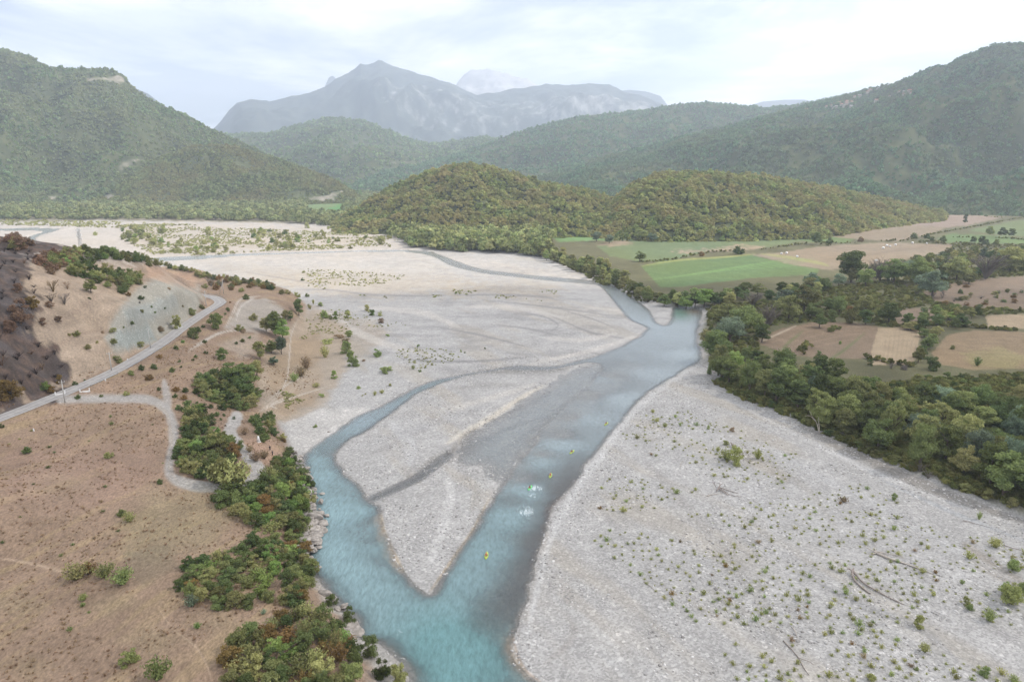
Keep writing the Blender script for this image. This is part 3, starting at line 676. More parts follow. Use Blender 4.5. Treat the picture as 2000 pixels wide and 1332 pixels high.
# ---- asphalt road with its painted line
def strip(name, line_w, w, dz, mat, off=0.0, kind='structure', dash=None):
    p = np.asarray(line_w); n = len(p)
    tg = np.gradient(p[:, :2], axis=0); tg /= np.linalg.norm(tg, axis=1)[:, None]
    nr = np.stack([tg[:, 1], -tg[:, 0]], 1)
    vs = []; 
    for s in (-.5, -.17, .17, .5):
        q = p[:, :2] + nr * (off + s * w)
        vs.append(np.column_stack([q, p[:, 2] + dz - (0 if abs(s) < .4 else 0.02)]))
    Vv = np.stack(vs, 1).reshape(-1, 3)
    F_ = []
    for i in range(n - 1):
        if dash and (i % dash[0]) >= dash[1]: continue
        for j in range(3):
            a = i * 4 + j
            F_.append((a, a + 1, a + 5, a + 4))
    me = mesh_np(name, Vv, np.array(F_))
    return me
m, t, o_ = new_mat('asphalt')
b = N(t, 'ShaderNodeBsdfPrincipled'); b.inputs['Roughness'].default_value = .85
ge = N(t, 'ShaderNodeNewGeometry'); nn = N(t, 'ShaderNodeTexNoise'); nn.inputs['Scale'].default_value = .5; nn.inputs['Detail'].default_value = 8; L(t, ge.outputs['Position'], nn.inputs['Vector'])
cr = N(t, 'ShaderNodeValToRGB'); cr.color_ramp.elements[0].color = (.235, .222, .215, 1); cr.color_ramp.elements[1].color = (.33, .315, .30, 1); cr.color_ramp.elements[0].position = .3; cr.color_ramp.elements[1].position = .7
L(t, nn.outputs['Fac'], cr.inputs[0]); L(t, cr.outputs[0], b.inputs['Base Color']); L(t, b.outputs[0], o_.inputs['Surface'])
o = link('road', strip('road', road_w, 6.6, .16, m), mats=[m], smooth=True); tag(o, kind='structure')
def plain(name, rgb, rough=.8, metal=0.0, var=.12, scale=3.0):
    m, t, o_ = new_mat(name)
    b = N(t, 'ShaderNodeBsdfPrincipled'); b.inputs['Roughness'].default_value = rough; b.inputs['Metallic'].default_value = metal
    nn = N(t, 'ShaderNodeTexNoise'); nn.inputs['Scale'].default_value = scale; nn.inputs['Detail'].default_value = 5
    tcn = N(t, 'ShaderNodeTexCoord'); L(t, tcn.outputs['Object'], nn.inputs['Vector'])
    mr = N(t, 'ShaderNodeMapRange'); mr.inputs[1].default_value = .3; mr.inputs[2].default_value = .7; mr.inputs[3].default_value = 1 - var; mr.inputs[4].default_value = 1 + var
    L(t, nn.outputs['Fac'], mr.inputs[0])
    vm = N(t, 'ShaderNodeVectorMath', operation='SCALE'); vm.inputs[0].default_value = rgb; L(t, mr.outputs[0], vm.inputs['Scale'])
    L(t, vm.outputs[0], b.inputs['Base Color']); L(t, b.outputs[0], o_.inputs['Surface'])
    return m
white_paint = plain('worn_white_paint', (.55, .54, .52), .8)
road_obj = o
o = link('centre_line', strip('centre_line', road_w, .16, .175, m), mats=[white_paint], parent=road_obj)
o = link('edge_line', strip('edge_line', road_w, .14, .172, m, off=2.9), mats=[white_paint], parent=road_obj)
o = link('edge_line', strip('edge_line', road_w, .14, .172, m, off=-2.9), mats=[white_paint], parent=road_obj)

# ================================================================== HILLS AND MOUNTAINS
def hill_mat(name, a, b, rock=None, rock_bias=.62, sc=.02):
    m, t, o = new_mat(name)
    bs = N(t, 'ShaderNodeBsdfDiffuse')
    ge = N(t, 'ShaderNodeNewGeometry')
    n1_ = N(t, 'ShaderNodeTexNoise'); n1_.inputs['Scale'].default_value = sc; n1_.inputs['Detail'].default_value = 9; n1_.inputs['Roughness'].default_value = .68
    L(t, ge.outputs['Position'], n1_.inputs['Vector'])
    cr = N(t, 'ShaderNodeValToRGB'); cr.color_ramp.elements[0].position = .35; cr.color_ramp.elements[1].position = .68
    cr.color_ramp.elements[0].color = (*a, 1); cr.color_ramp.elements[1].color = (*b, 1)
    L(t, n1_.outputs['Fac'], cr.inputs[0])
    cur = cr.outputs[0]
    if rock:
        at = N(t, 'ShaderNodeAttribute', attribute_name='rock')
        n2_ = N(t, 'ShaderNodeTexNoise'); n2_.inputs['Scale'].default_value = sc * (2.6 if sc < .01 else .8); n2_.inputs['Detail'].default_value = 10; n2_.inputs['Roughness'].default_value = .7
        mp_ = N(t, 'ShaderNodeMapping'); mp_.inputs['Scale'].default_value = (1, 1, .35); L(t, ge.outputs['Position'], mp_.inputs[0]); L(t, mp_.outputs[0], n2_.inputs['Vector'])
        s_ = N(t, 'ShaderNodeMath', operation='ADD'); L(t, at.outputs['Fac'], s_.inputs[0]); L(t, n2_.outputs['Fac'], s_.inputs[1])
        mr = N(t, 'ShaderNodeMapRange'); mr.inputs[1].default_value = .88; mr.inputs[2].default_value = 1.16; L(t, s_.outputs[0], mr.inputs[0])
        n3_ = N(t, 'ShaderNodeMapRange'); n3_.inputs[1].default_value = .3; n3_.inputs[2].default_value = .7; n3_.inputs[3].default_value = .7; n3_.inputs[4].default_value = 1.25; L(t, n1_.outputs['Fac'], n3_.inputs[0])
        rc = N(t, 'ShaderNodeVectorMath', operation='SCALE'); rc.inputs[0].default_value = rock; L(t, n3_.outputs[0], rc.inputs['Scale'])
        mxr = N(t, 'ShaderNodeMixRGB'); L(t, mr.outputs[0], mxr.inputs[0]); L(t, cur, mxr.inputs[1]); L(t, rc.outputs[0], mxr.inputs[2]); cur = mxr.outputs[0]
    L(t, cur, bs.inputs['Color'])
    L(t, bs.outputs[0], o.inputs['Surface'])
    return m
HILLS = {}
def hill(name, ridge, d_ridge, d_base, mat, gully=.10, gsc=260, rough=.02, step=5, rows=90, back=1.0, prof=1.0, rock=None, seed=0, kind='structure', jag=0.0, cliff=None, ends=True):
    """ridge: outline in frame coordinates; d_ridge/d_base: lists (px, metres)"""
    r = np.array(ridge, float)
    xs = np.arange(r[0, 0], r[-1, 0] + .1, step)
    ys = np.interp(xs, r[:, 0], r[:, 1])
    dr = np.interp(xs, *np.array(d_ridge, float).T); db = np.interp(xs, *np.array(d_base, float).T)
    d0 = np.array([ray(a, b) for a, b in zip(xs, ys)]); hh = np.hypot(d0[:, 0], d0[:, 1])
    azs = np.arctan2(d0[:, 0], d0[:, 1])
    zr = CAM_H + dr * d0[:, 2] / hh
    if ends:
        e = np.minimum(xs - xs[0], xs[-1] - xs); zr = np.where(e < 1, np.minimum(zr, 0), zr)
    t = np.concatenate([np.linspace(0, 1, rows), 1 + np.linspace(0, 1, rows // 3)[1:] ** 1.0])
    T, _ = np.meshgrid(t, xs, indexing='ij')
    D = np.where(T <= 1, db + (dr - db) * T, dr + (T - 1) * (dr - db) * back)
    AZ = np.broadcast_to(azs, T.shape)
    X = D * np.sin(AZ); Y = D * np.cos(AZ)
    s = np.where(T <= 1, T, np.maximum(1 - (T - 1), 0))
    if cliff is not None: p = np.interp(s, *np.array(cliff, float).T)
    else: p = s ** prof * (1 - .18 * np.sin(np.pi * s) * 0) 
    base_z = -6.0
    Hm = base_z + (zr - base_z) * p
    rel = np.maximum(zr - base_z, 0)
    g = 1 - np.abs(fbm(X / gsc + 3, Y / gsc, 4, 100 + seed)) * 2.2
    g2 = fbm(X / (gsc * .35), Y / (gsc * .35), 4, 130 + seed)
    env = np.clip(np.sin(np.pi * np.clip(s, 0, 1)), 0, 1) ** .7 
    Hm = Hm + rel * gully * (g - .45) * env + rel * rough * g2 * (env * .8 + .2)
    if jag: Hm = Hm + rel * jag * fbm(X / 90, Y / 90, 4, 160 + seed) * np.where(s > .8, 1, .4)
    Z = Hm
    n, c = T.shape
    ii = np.arange(n * c).reshape(n, c)
    q = np.stack([ii[:-1, :-1], ii[:-1, 1:], ii[1:, 1:], ii[1:, :-1]], -1).reshape(-1, 4)
    v = np.stack([X.ravel(), Y.ravel(), Z.ravel()], 1)
    me = mesh_np(name, v, q)
    rk = np.zeros(len(v))
    PXh, PYh = pix(v[:, 0], v[:, 1], v[:, 2])
    if rock: rk = rock(PXh, PYh, s.ravel(), v)
    add_float(me, 'rock', rk)
    o = link(name, me, mats=[mat], smooth=True); tag(o, kind=kind)
    HILLS[name if name not in HILLS else name + str(len(HILLS))] = (o, v, q, (n, c), T.ravel(), rk)
    return v, q, T.ravel(), rk
def rkpoly(px, py, polys):
    m = np.full(px.shape, -1.0)
    for p in polys:
        d = sdf_poly(px, py, np.array(p, float)) + 4 * fbm(px / 6, py / 4, 3, 9)
        m = np.maximum(m, np.clip(d / 3, -1, 1))
    return m * .5
HM = hill_mat('wooded_hill_soil', (.050, .064, .032), (.105, .115, .058), rock=(.30, .27, .235), sc=.03)
MM = hill_mat('limestone_mountain', (.04, .055, .055), (.10, .115, .105), rock=(.42, .41, .40), sc=.004)
WM = hill_mat('bare_white_mountain', (.30, .29, .285), (.50, .49, .48), rock=(.46, .45, .44), sc=.004)

LFT = hill('hill', [(-620,150),(-420,40),(-250,55),(-80,70),(0,95),(50,108),(95,131),(140,134),(205,134),(232,142),(244,152),(252,166),(300,198),(360,226),(420,255),(470,278),(520,300),(570,318),(620,338),(660,352),(690,371),(720,388),(740,396)],
     [(-620,3300),(0,3250),(250,3000),(420,2800),(700,2420),(740,2400)], [(-620,2150),(0,2250),(400,2250),(620,2150),(740,2200)], HM, gully=.22, gsc=340, seed=1,
     rock=lambda px, py, s, v: rkpoly(px, py, [[(170,150),(215,148),(240,146),(250,162),(240,168),(205,160),(160,163)], [(232,318),(252,306),(290,312),(268,322),(246,330),(236,344),(226,340)], [(80,386),(110,380),(140,388),(100,392)]]))
SPR = hill('hill', [(150,396),(205,372),(240,348),(290,320),(335,300),(380,287),(410,283),(450,287),(490,297),(540,312),(600,333),(650,352),(700,384),(722,396)],
     [(150,2350),(335,2480),(600,2350),(722,2250)], [(150,2130),(420,2080),(600,2020),(722,2150)], HM, gully=.15, gsc=200, seed=2, rows=60, back=2.0,
     rock=lambda px, py, s, v: rkpoly(px, py, [[(600,384),(640,378),(668,368),(676,376),(650,394),(600,394)], [(196,384),(215,372),(232,386),(210,394)], [(350,392),(380,388),(380,398),(355,399)], [(575,370),(600,376),(590,384)]]))
RGT = hill('hill', [(900,398),(960,370),(1060,346),(1140,322),(1200,304),(1280,282),(1360,262),(1440,243),(1500,228),(1560,214),(1610,200),(1650,189),(1690,176),(1740,166),(1785,148),(1825,133),(1850,131),(1880,113),(1910,104),(1950,92),(1985,90),(2040,84),(2120,70),(2250,60),(2400,110),(2600,160)],
     [(900,2500),(1100,2900),(1650,3300),(2000,3100),(2600,3200)], [(900,1950),(1300,1800),(1700,1750),(2000,1800),(2600,1800)], HM, gully=.30, gsc=440, seed=3, rows=110,
     rock=lambda px, py, s, v: rkpoly(px, py, [[(1835,306),(1848,308),(1842,320),(1832,318)]]) - .05)
RB = hill('hill', [(660,372),(740,338),(820,322),(880,305),(940,285),(1000,262),(1060,246),(1130,228),(1200,221),(1260,216),(1310,207),(1345,203),(1380,200),(1420,205),(1460,209),(1510,211),(1560,205),(1620,192),(1680,184),(1740,182),(1800,186),(1860,230)],
     [(660,3300),(900,3900),(1340,4400),(1860,4400)], [(660,2650),(1100,2900),(1860,3100)], HM, gully=.2, gsc=420, seed=4, rows=70)
MD = hill('hill', [(300,300),(430,263),(480,263),(520,262),(555,252),(590,243),(620,235),(645,231),(670,234),(700,234),(730,244),(765,258),(800,273),(840,281),(880,276),(920,270),(945,266),(972,271),(1010,282),(1100,300)],
     [(300,5000),(640,5200),(1100,5000)], [(300,3300),(640,3000),(800,3050),(1100,3300)], HM, gully=.22, gsc=420, seed=5, rows=80,
     rock=lambda px, py, s, v: rkpoly(px, py, [[(755,318),(800,312),(820,318),(770,324)], [(700,322),(712,318),(706,330)], [(728,244),(760,256),(800,272),(770,262)]]))
# far ranges
hill('mountain', [(380,330),(415,262),(440,232),(458,210),(470,200),(500,196),(525,200),(560,192),(600,183),(635,170),(660,152),(690,137),(704,124),(720,127),(740,117),(760,125),(800,140),(840,152),(880,163),(905,175),(930,186),(960,182),(1000,174),(1040,170),(1070,164),(1110,167),(1150,164),(1190,166),(1220,180),(1250,184),(1280,198),(1306,210),(1340,232),(1420,300)],
     [(380,9200),(740,9800),(1420,9400)], [(380,6400),(740,6200),(1420,6600)], MM, gully=.16, gsc=900, rough=.06, seed=6, rows=130, step=3, jag=.012,
     cliff=[(0,0),(.35,.20),(.5,.36),(.58,.60),(.64,.72),(.8,.82),(1,1)],
     rock=lambda px, py, s, v: .44 * sstep(.42, .55, s) * sstep(.95, .7, s) * sstep(620, 780, px) - .05 + .08 * sstep(1000, 1200, px) * sstep(.35, .5, s))
hill('mountain', [(360,330),(405,262),(430,240),(448,215),(462,200),(490,195),(520,196),(540,208),(580,240)],
     [(360,10500),(580,10500)], [(360,8600),(580,8600)], MM, gully=.06, gsc=700, seed=7, rows=50, step=3, jag=.015)
hill('mountain', [(600,260),(630,180),(642,152),(650,148),(664,162),(700,230)], [(600,13500),(700,13500)], [(600,12500),(700,12500)], MM, gully=.05, gsc=700, seed=17, rows=30, step=3)
hill('mountain', [(840,260),(880,190),(893,160),(905,148),(920,138),(945,134),(975,138),(1000,148),(1025,153),(1050,166),(1080,200),(1120,260)],
     [(840,13500),(1120,13500)], [(840,11800),(1120,11800)], WM, gully=.10, gsc=600, seed=8, rows=60, step=3, jag=.02, prof=.8)
hill('mountain', [(1120,250),(1180,182),(1230,176),(1262,179),(1290,188),(1302,204),(1330,250)], [(1120,12000),(1330,12000)], [(1120,10500),(1330,10500)], MM, gully=.06, gsc=700, seed=9, rows=40, step=3)
hill('mountain', [(1420,250),(1460,208),(1490,199),(1530,196),(1570,195),(1610,204),(1680,250)], [(1420,12500),(1680,12500)], [(1420,11000),(1680,11000)], MM, gully=.05, gsc=900, seed=10, rows=40, step=3)
hill('mountain', [(180,210),(230,160),(262,172),(290,184),(310,200),(330,214),(360,240),(430,300)], [(180,9500),(430,9500)], [(180,8000),(430,8000)], MM, gully=.06, gsc=900, seed=12, rows=40, step=3)
# the two wooded knolls in front of the right-hand hills
KA = hill('wooded_knoll', [(640,446),(690,418),(740,387),(790,362),(830,344),(870,331),(915,326),(960,330),(1000,342),(1040,357),(1080,367),(1130,374),(1170,384),(1200,396),(1235,420)],
     [(640,1300),(910,1400),(1235,1300)], [(640,1130),(900,1010),(1100,1000),(1235,1040)], HM, gully=.24, gsc=130, rough=.10, seed=13, rows=60, step=5, prof=.75, back=1.4)
KB = hill('wooded_knoll', [(1150,440),(1195,400),(1225,372),(1260,352),(1300,343),(1350,341),(1400,344),(1450,348),(1500,352),(1560,362),(1620,372),(1680,385),(1740,398),(1800,410),(1850,419)],
     [(1150,1200),(1300,1350),(1600,1500),(1850,1750)], [(1150,1010),(1300,960),(1480,1010),(1620,1080),(1850,1560)], HM, gully=.26, gsc=130, rough=.10, seed=14, rows=60, step=5, prof=.7, back=1.4)

# ================================================================== FAR WOODS: nobody could count them
def foliage(name, dark, light, trans=.32, var=.35, patch=0, patch_col=(.1, .08, .035)):
    m, t, o = new_mat(name)
    oi = N(t, 'ShaderNodeObjectInfo'); at = N(t, 'ShaderNodeAttribute', attribute_name='leaf')
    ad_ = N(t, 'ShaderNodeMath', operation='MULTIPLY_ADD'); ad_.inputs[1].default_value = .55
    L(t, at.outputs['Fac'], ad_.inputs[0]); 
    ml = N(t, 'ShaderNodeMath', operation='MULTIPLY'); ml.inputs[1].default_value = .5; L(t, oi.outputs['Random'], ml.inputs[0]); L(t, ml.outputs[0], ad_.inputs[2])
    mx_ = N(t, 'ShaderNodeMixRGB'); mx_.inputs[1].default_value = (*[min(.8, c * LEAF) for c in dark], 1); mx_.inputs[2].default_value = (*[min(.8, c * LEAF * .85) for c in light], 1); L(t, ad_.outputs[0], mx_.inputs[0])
    hs = N(t, 'ShaderNodeHueSaturation'); L(t, mx_.outputs[0], hs.inputs['Color'])
    hr = N(t, 'ShaderNodeMath', operation='MULTIPLY'); hr.inputs[1].default_value = 7.31; L(t, oi.outputs['Random'], hr.inputs[0])
    hf = N(t, 'ShaderNodeMath', operation='FRACT'); L(t, hr.outputs[0], hf.inputs[0])
    hm = N(t, 'ShaderNodeMapRange'); hm.inputs[3].default_value = .5 - .014 * var / .35; hm.inputs[4].default_value = .5 + .022 * var / .35; L(t, hf.outputs[0], hm.inputs[0]); L(t, hm.outputs[0], hs.inputs['Hue'])
    vr = N(t, 'ShaderNodeMath', operation='MULTIPLY'); vr.inputs[1].default_value = 13.7; L(t, oi.outputs['Random'], vr.inputs[0])
    vf = N(t, 'ShaderNodeMath', operation='FRACT'); L(t, vr.outputs[0], vf.inputs[0])
    vm_ = N(t, 'ShaderNodeMapRange'); vm_.inputs[3].default_value = 1 - var; vm_.inputs[4].default_value = 1 + var; L(t, vf.outputs[0], vm_.inputs[0]); L(t, vm_.outputs[0], hs.inputs['Value'])
    if patch:
        pn = N(t, 'ShaderNodeTexNoise'); pn.inputs['Scale'].default_value = patch; pn.inputs['Detail'].default_value = 4; pn.inputs['Roughness'].default_value = .6; L(t, oi.outputs['Location'], pn.inputs['Vector'])
        pr_ = N(t, 'ShaderNodeMapRange'); pr_.inputs[1].default_value = .38; pr_.inputs[2].default_value = .66; pr_.inputs[4].default_value = .75; L(t, pn.outputs['Fac'], pr_.inputs[0])
        px_ = N(t, 'ShaderNodeMixRGB'); px_.inputs[2].default_value = (*[c * LEAF for c in patch_col], 1); L(t, pr_.outputs[0], px_.inputs[0]); L(t, hs.outputs[0], px_.inputs[1])
        hs = px_
    d = N(t, 'ShaderNodeBsdfDiffuse'); L(t, hs.outputs[0], d.inputs['Color'])
    tl = N(t, 'ShaderNodeBsdfTranslucent'); L(t, hs.outputs[0], tl.inputs['Color'])
    ms = N(t, 'ShaderNodeMixShader'); ms.inputs[0].default_value = trans; L(t, d.outputs[0], ms.inputs[1]); L(t, tl.outputs[0], ms.inputs[2])
    L(t, ms.outputs[0], o.inputs['Surface'])
    return m
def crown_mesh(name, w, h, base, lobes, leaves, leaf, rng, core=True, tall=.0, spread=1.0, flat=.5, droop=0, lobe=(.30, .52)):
    """crown of small leaf sprays on overlapping lobes. w: radius, base..h height range"""
    V, Fq, A = [], [], []
    L_ = []
    for i in range(lobes):
        a = rng.uniform(0, 2 * np.pi); u = rng.uniform(0, 1) ** .6
        zz = rng.uniform(0, 1)
        rr = w * spread * .62 * u * (1 - .55 * abs(zz - .38) ** 1.2 * 1.4)
        c = np.array([rr * np.cos(a), rr * np.sin(a), base + (h - base) * (.18 + .64 * zz)])
        s = w * rng.uniform(lobe[0], lobe[1]) * (1 - .35 * zz)
        L_.append((c, s, rng.uniform(-.25, .25)))
    tot = sum(s * s for _, s, _ in L_)
    cs = []
    for c, s, tone in L_:
        n = max(6, int(leaves * s * s / tot))
        d = rng.normal(size=(n, 3)); d[:, 2] = np.abs(d[:, 2]) * .9 - .35; d /= np.linalg.norm(d, axis=1)[:, None]
        r_ = s * rng.uniform(.72, 1.08, n)[:, None]
        p = c + d * r_ * np.array([1, 1, .8 + tall])
        nrm = d + rng.normal(size=(n, 3)) * flat; nrm /= np.linalg.norm(nrm, axis=1)[:, None]
        up = rng.normal(size=(n, 3)); t1 = np.cross(nrm, up); t1 /= np.linalg.norm(t1, axis=1)[:, None] + 1e-9; t2 = np.cross(nrm, t1)
        sz = leaf * rng.uniform(.6, 1.35, n)[:, None]
        q = np.stack([p - t1 * sz * .5, p + t2 * sz * .34 - np.array([0, 0, droop]) * sz, p + t1 * sz * .55, p - t2 * sz * .34], 1)
        V.append(q.reshape(-1, 3)); cs.append(np.repeat(np.clip(.5 + tone + rng.uniform(-.35, .35, n), 0, 1), 4))
    V = np.vstack(V); n = len(V) // 4
    Fq = np.arange(n * 4).reshape(n, 4); A = np.concatenate(cs)
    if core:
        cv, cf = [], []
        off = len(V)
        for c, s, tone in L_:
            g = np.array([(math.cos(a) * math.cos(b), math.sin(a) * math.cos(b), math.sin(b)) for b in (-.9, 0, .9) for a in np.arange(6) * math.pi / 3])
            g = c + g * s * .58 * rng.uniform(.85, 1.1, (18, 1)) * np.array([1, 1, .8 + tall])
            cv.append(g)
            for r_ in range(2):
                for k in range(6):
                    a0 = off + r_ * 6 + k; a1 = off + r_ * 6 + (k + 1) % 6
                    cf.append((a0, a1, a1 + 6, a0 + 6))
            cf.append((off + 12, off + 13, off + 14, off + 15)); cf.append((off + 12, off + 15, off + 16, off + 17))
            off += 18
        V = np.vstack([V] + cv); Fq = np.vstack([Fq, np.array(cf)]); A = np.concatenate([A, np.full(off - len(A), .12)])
    me = mesh_np(name, V, Fq); add_float(me, 'leaf', A)
    return me
rg = np.random.default_rng(5)
FOL = {
 'deep':  foliage('dark_green_leaves', (.034, .046, .018), (.092, .112, .044)),
 'mid':   foliage('mid_green_leaves', (.050, .066, .024), (.140, .155, .060)),
 'olive': foliage('olive_leaves', (.070, .076, .030), (.190, .180, .078)),
 'lime':  foliage('fresh_green_leaves', (.058, .086, .024), (.145, .185, .062)),
 'silver':foliage('silvery_leaves', (.050, .070, .045), (.130, .155, .105)),
 'rust':  foliage('rusty_autumn_leaves', (.075, .052, .022), (.150, .098, .040), var=.2),
 'scorch':foliage('scorched_leaves', (.075, .050, .034), (.155, .100, .066), var=.25),
 'yellow':foliage('yellowish_leaves', (.100, .105, .040), (.210, .205, .090)),
 'grey':  foliage('bare_twigs', (.065, .056, .05), (.13, .115, .10), trans=.1, var=.15),
 'char':  foliage('charred_twigs', (.010, .008, .008), (.035, .028, .027), trans=.05, var=.2),
 'hill':  foliage('hill_wood_leaves', (.026, .042, .018), (.090, .105, .040), var=.42),
 'dry':   foliage('dry_herb', (.085, .066, .038), (.165, .125, .078), trans=.2),
}
def gn_instances(name, pts, scl, rotz, vid, meshes, mat, label=None, tilt=None):
    """points carrying their own scale and turn; one node group copies the crown meshes onto them"""
    pm = bpy.data.meshes.new(name); pm.vertices.add(len(pts)); pm.vertices.foreach_set('co', np.asarray(pts, np.float32).ravel())
    for nm, val in (('scl', scl), ('rz', rotz)):
        a = pm.attributes.new(nm, 'FLOAT', 'POINT'); a.data.foreach_set('value', np.asarray(val, np.float32))
    a = pm.attributes.new('vid', 'INT', 'POINT'); a.data.foreach_set('value', np.asarray(vid, np.int32))
    o = bpy.data.objects.new(name, pm); COL.objects.link(o); tag(o, kind='stuff')
    if label: o['label'] = label[0]; o['category'] = label[1]
    g = bpy.data.node_groups.new(name + '_scatter', 'GeometryNodeTree')
    g.interface.new_socket('Geometry', in_out='INPUT', socket_type='NodeSocketGeometry')
    g.interface.new_socket('Geometry', in_out='OUTPUT', socket_type='NodeSocketGeometry')
    gi = g.nodes.new('NodeGroupInput'); go = g.nodes.new('NodeGroupOutput')
    jn = g.nodes.new('GeometryNodeJoinGeometry')
    def natt(nm, typ):
        q_ = g.nodes.new('GeometryNodeInputNamedAttribute'); q_.data_type = typ; q_.inputs['Name'].default_value = nm
        return [s for s in q_.outputs if s.enabled][0]
    s_ = natt('scl', 'FLOAT'); r_ = natt('rz', 'FLOAT'); v_ = natt('vid', 'INT')
    cx = g.nodes.new('ShaderNodeCombineXYZ'); g.links.new(r_, cx.inputs[2])
    for k, src in enumerate(meshes):
        so = bpy.data.objects.new(name + '_source', src)
        if len(src.materials) == 0: src.materials.append(mat)
        oi = g.nodes.new('GeometryNodeObjectInfo'); oi.inputs['Object'].default_value = so; oi.inputs['As Instance'].default_value = True
        cmpn = g.nodes.new('FunctionNodeCompare'); cmpn.data_type = 'INT'; cmpn.operation = 'EQUAL'
        ins = [s for s in cmpn.inputs if s.enabled]; g.links.new(v_, ins[0]); ins[1].default_value = k
        ip = g.nodes.new('GeometryNodeInstanceOnPoints')
        g.links.new(gi.outputs[0], ip.inputs['Points']); g.links.new(cmpn.outputs[0], ip.inputs['Selection'])
        g.links.new(oi.outputs['Geometry'], ip.inputs['Instance']); g.links.new(cx.outputs[0], ip.inputs['Rotation']); g.links.new(s_, ip.inputs['Scale'])
        g.links.new(ip.outputs[0], jn.inputs[0])
    g.links.new(jn.outputs[0], go.inputs[0])
    md = o.modifiers.new('scatter', 'NODES'); md.node_group = g
    return o
def on_faces(v, q, n, w=None):
    a, b, c, d = (v[q[:, i]] for i in range(4))
    ar = .5 * np.linalg.norm(np.cross(c - a, d - b), axis=1)
    ar = ar * (w if w is not None else 1)
    pr = ar / ar.sum()
    f = RNG.choice(len(q), n, p=pr)
    s, t = RNG.random(n)[:, None], RNG.random(n)[:, None]
    return (a[f] * (1 - s) * (1 - t) + b[f] * s * (1 - t) + c[f] * s * t + d[f] * (1 - s) * t), f
far_crowns = [crown_mesh('far_crown', 1.0, 1.15, -.1, 5, 90, .42, rg, core=True) for _ in range(4)]
mid_crowns = [crown_mesh('mid_crown', 1.0, 1.5, .0, 8, 260, .30, rg, core=True) for _ in range(5)]
lay = [('hill_forest', LFT, 34000, 5.4), ('spur_forest', SPR, 15000, 5.0), ('right_hill_forest', RGT, 62000, 5.8), ('back_hill_forest', RB, 26000, 7.5), ('valley_hill_forest', MD, 14000, 9.5)]
HF = [foliage('hill_forest_leaves', (.046, .078, .036), (.120, .160, .068), var=.38, patch=.006, patch_col=(.120, .120, .066)), foliage('spur_forest_leaves', (.045, .060, .022), (.135, .155, .062), var=.40, patch=.009, patch_col=(.115, .100, .045)), foliage('right_forest_leaves', (.036, .070, .038), (.088, .142, .070), var=.36, patch=.005, patch_col=(.085, .090, .048)),
      foliage('back_forest_leaves', (.040, .078, .042), (.105, .155, .078), var=.3), foliage('valley_forest_leaves', (.055, .085, .040), (.145, .180, .080), var=.35)]
def copies(ms, tagn):
    r_ = []
    for m_ in ms:
        c_ = m_.copy(); c_.materials.clear(); c_.name = tagn; r_.append(c_)
    return r_
for (nm, (v, q, T, rk), n, s), fmat in zip(lay, HF):
    w = (T[q[:, 0]] < 1.12) * (rk[q[:, 0]] < .1)
    p, f = on_faces(v, q, n, w)
    dens = fbm(p[:, 0] / 70, p[:, 1] / 70, 4, 210)
    k = RNG.random(n) < sstep(-.5, -.2, dens) * .85 + .15
    p = p[k]; dens = dens[k]; n = len(p)
    p[:, 2] -= .3
    gn_instances(nm, p, s * np.clip(RNG.lognormal(-.08, .34, n), .4, 2.2) * (1 + .35 * dens), RNG.uniform(0, 6.28, n), RNG.integers(0, 4, n), copies(far_crowns, nm), fmat,
                 ({'hill_forest': 'dense broadleaf wood covering the big hill at the left', 'spur_forest': 'dense wood on the low spur in front of the left hill', 'right_hill_forest': 'dark green forest covering the long hill at the right',
                   'back_hill_forest': 'hazy green forest on the ridge behind the right hill', 'valley_hill_forest': 'pale hazy woodland on the distant rounded hill in the middle of the valley'}[nm], 'forest'))
KF = foliage('knoll_leaves', (.055, .075, .024), (.175, .190, .070), var=.40, patch=.02, patch_col=(.17, .135, .065))
for nm, (v, q, T, rk), n, s, lab in [('knoll_wood', KA, 7500, 4.9, 'olive green wood covering the nearer left knoll'), ('knoll_wood', KB, 10500, 4.9, 'autumn tinted wood covering the right knoll beside the fields')]:
    p, f = on_faces(v, q, n, (T[q[:, 0]] < 1.25) * 1.0); 
    gn_instances(nm, p, s * np.clip(RNG.lognormal(-.1, .32, n), .45, 1.9), RNG.uniform(0, 6.28, n), RNG.integers(0, 5, n), copies(mid_crowns, nm), KF, (lab, 'wood'))

# ================================================================== HAZE
def make_haze():
    x0, x1, y0, y1, z0, z1 = -15000, 15000, -3000, 16500, -9, 2200
    vv = [(x, y, z) for x in (x0, x1) for y in (y0, y1) for z in (z0, z1)]
    ff = [(0, 1, 3, 2), (4, 6, 7, 5), (0, 4, 5, 1), (2, 3, 7, 6), (0, 2, 6, 4), (1, 5, 7, 3)]
    me = mesh_np('haze', vv, np.array(ff))
    m, t, o = new_mat('thin_air')
    pv = N(t, 'ShaderNodeVolumePrincipled'); pv.inputs['Color'].default_value = (.755, .845, 1.0, 1); pv.inputs['Density'].default_value = HAZE
    pv.inputs['Anisotropy'].default_value = .35
    L(t, pv.outputs[0], o.inputs['Volume'])
    ob = link('haze', me, mats=[m]); tag(ob, kind='stuff')
    return ob
HAZE = .000107
make_haze()

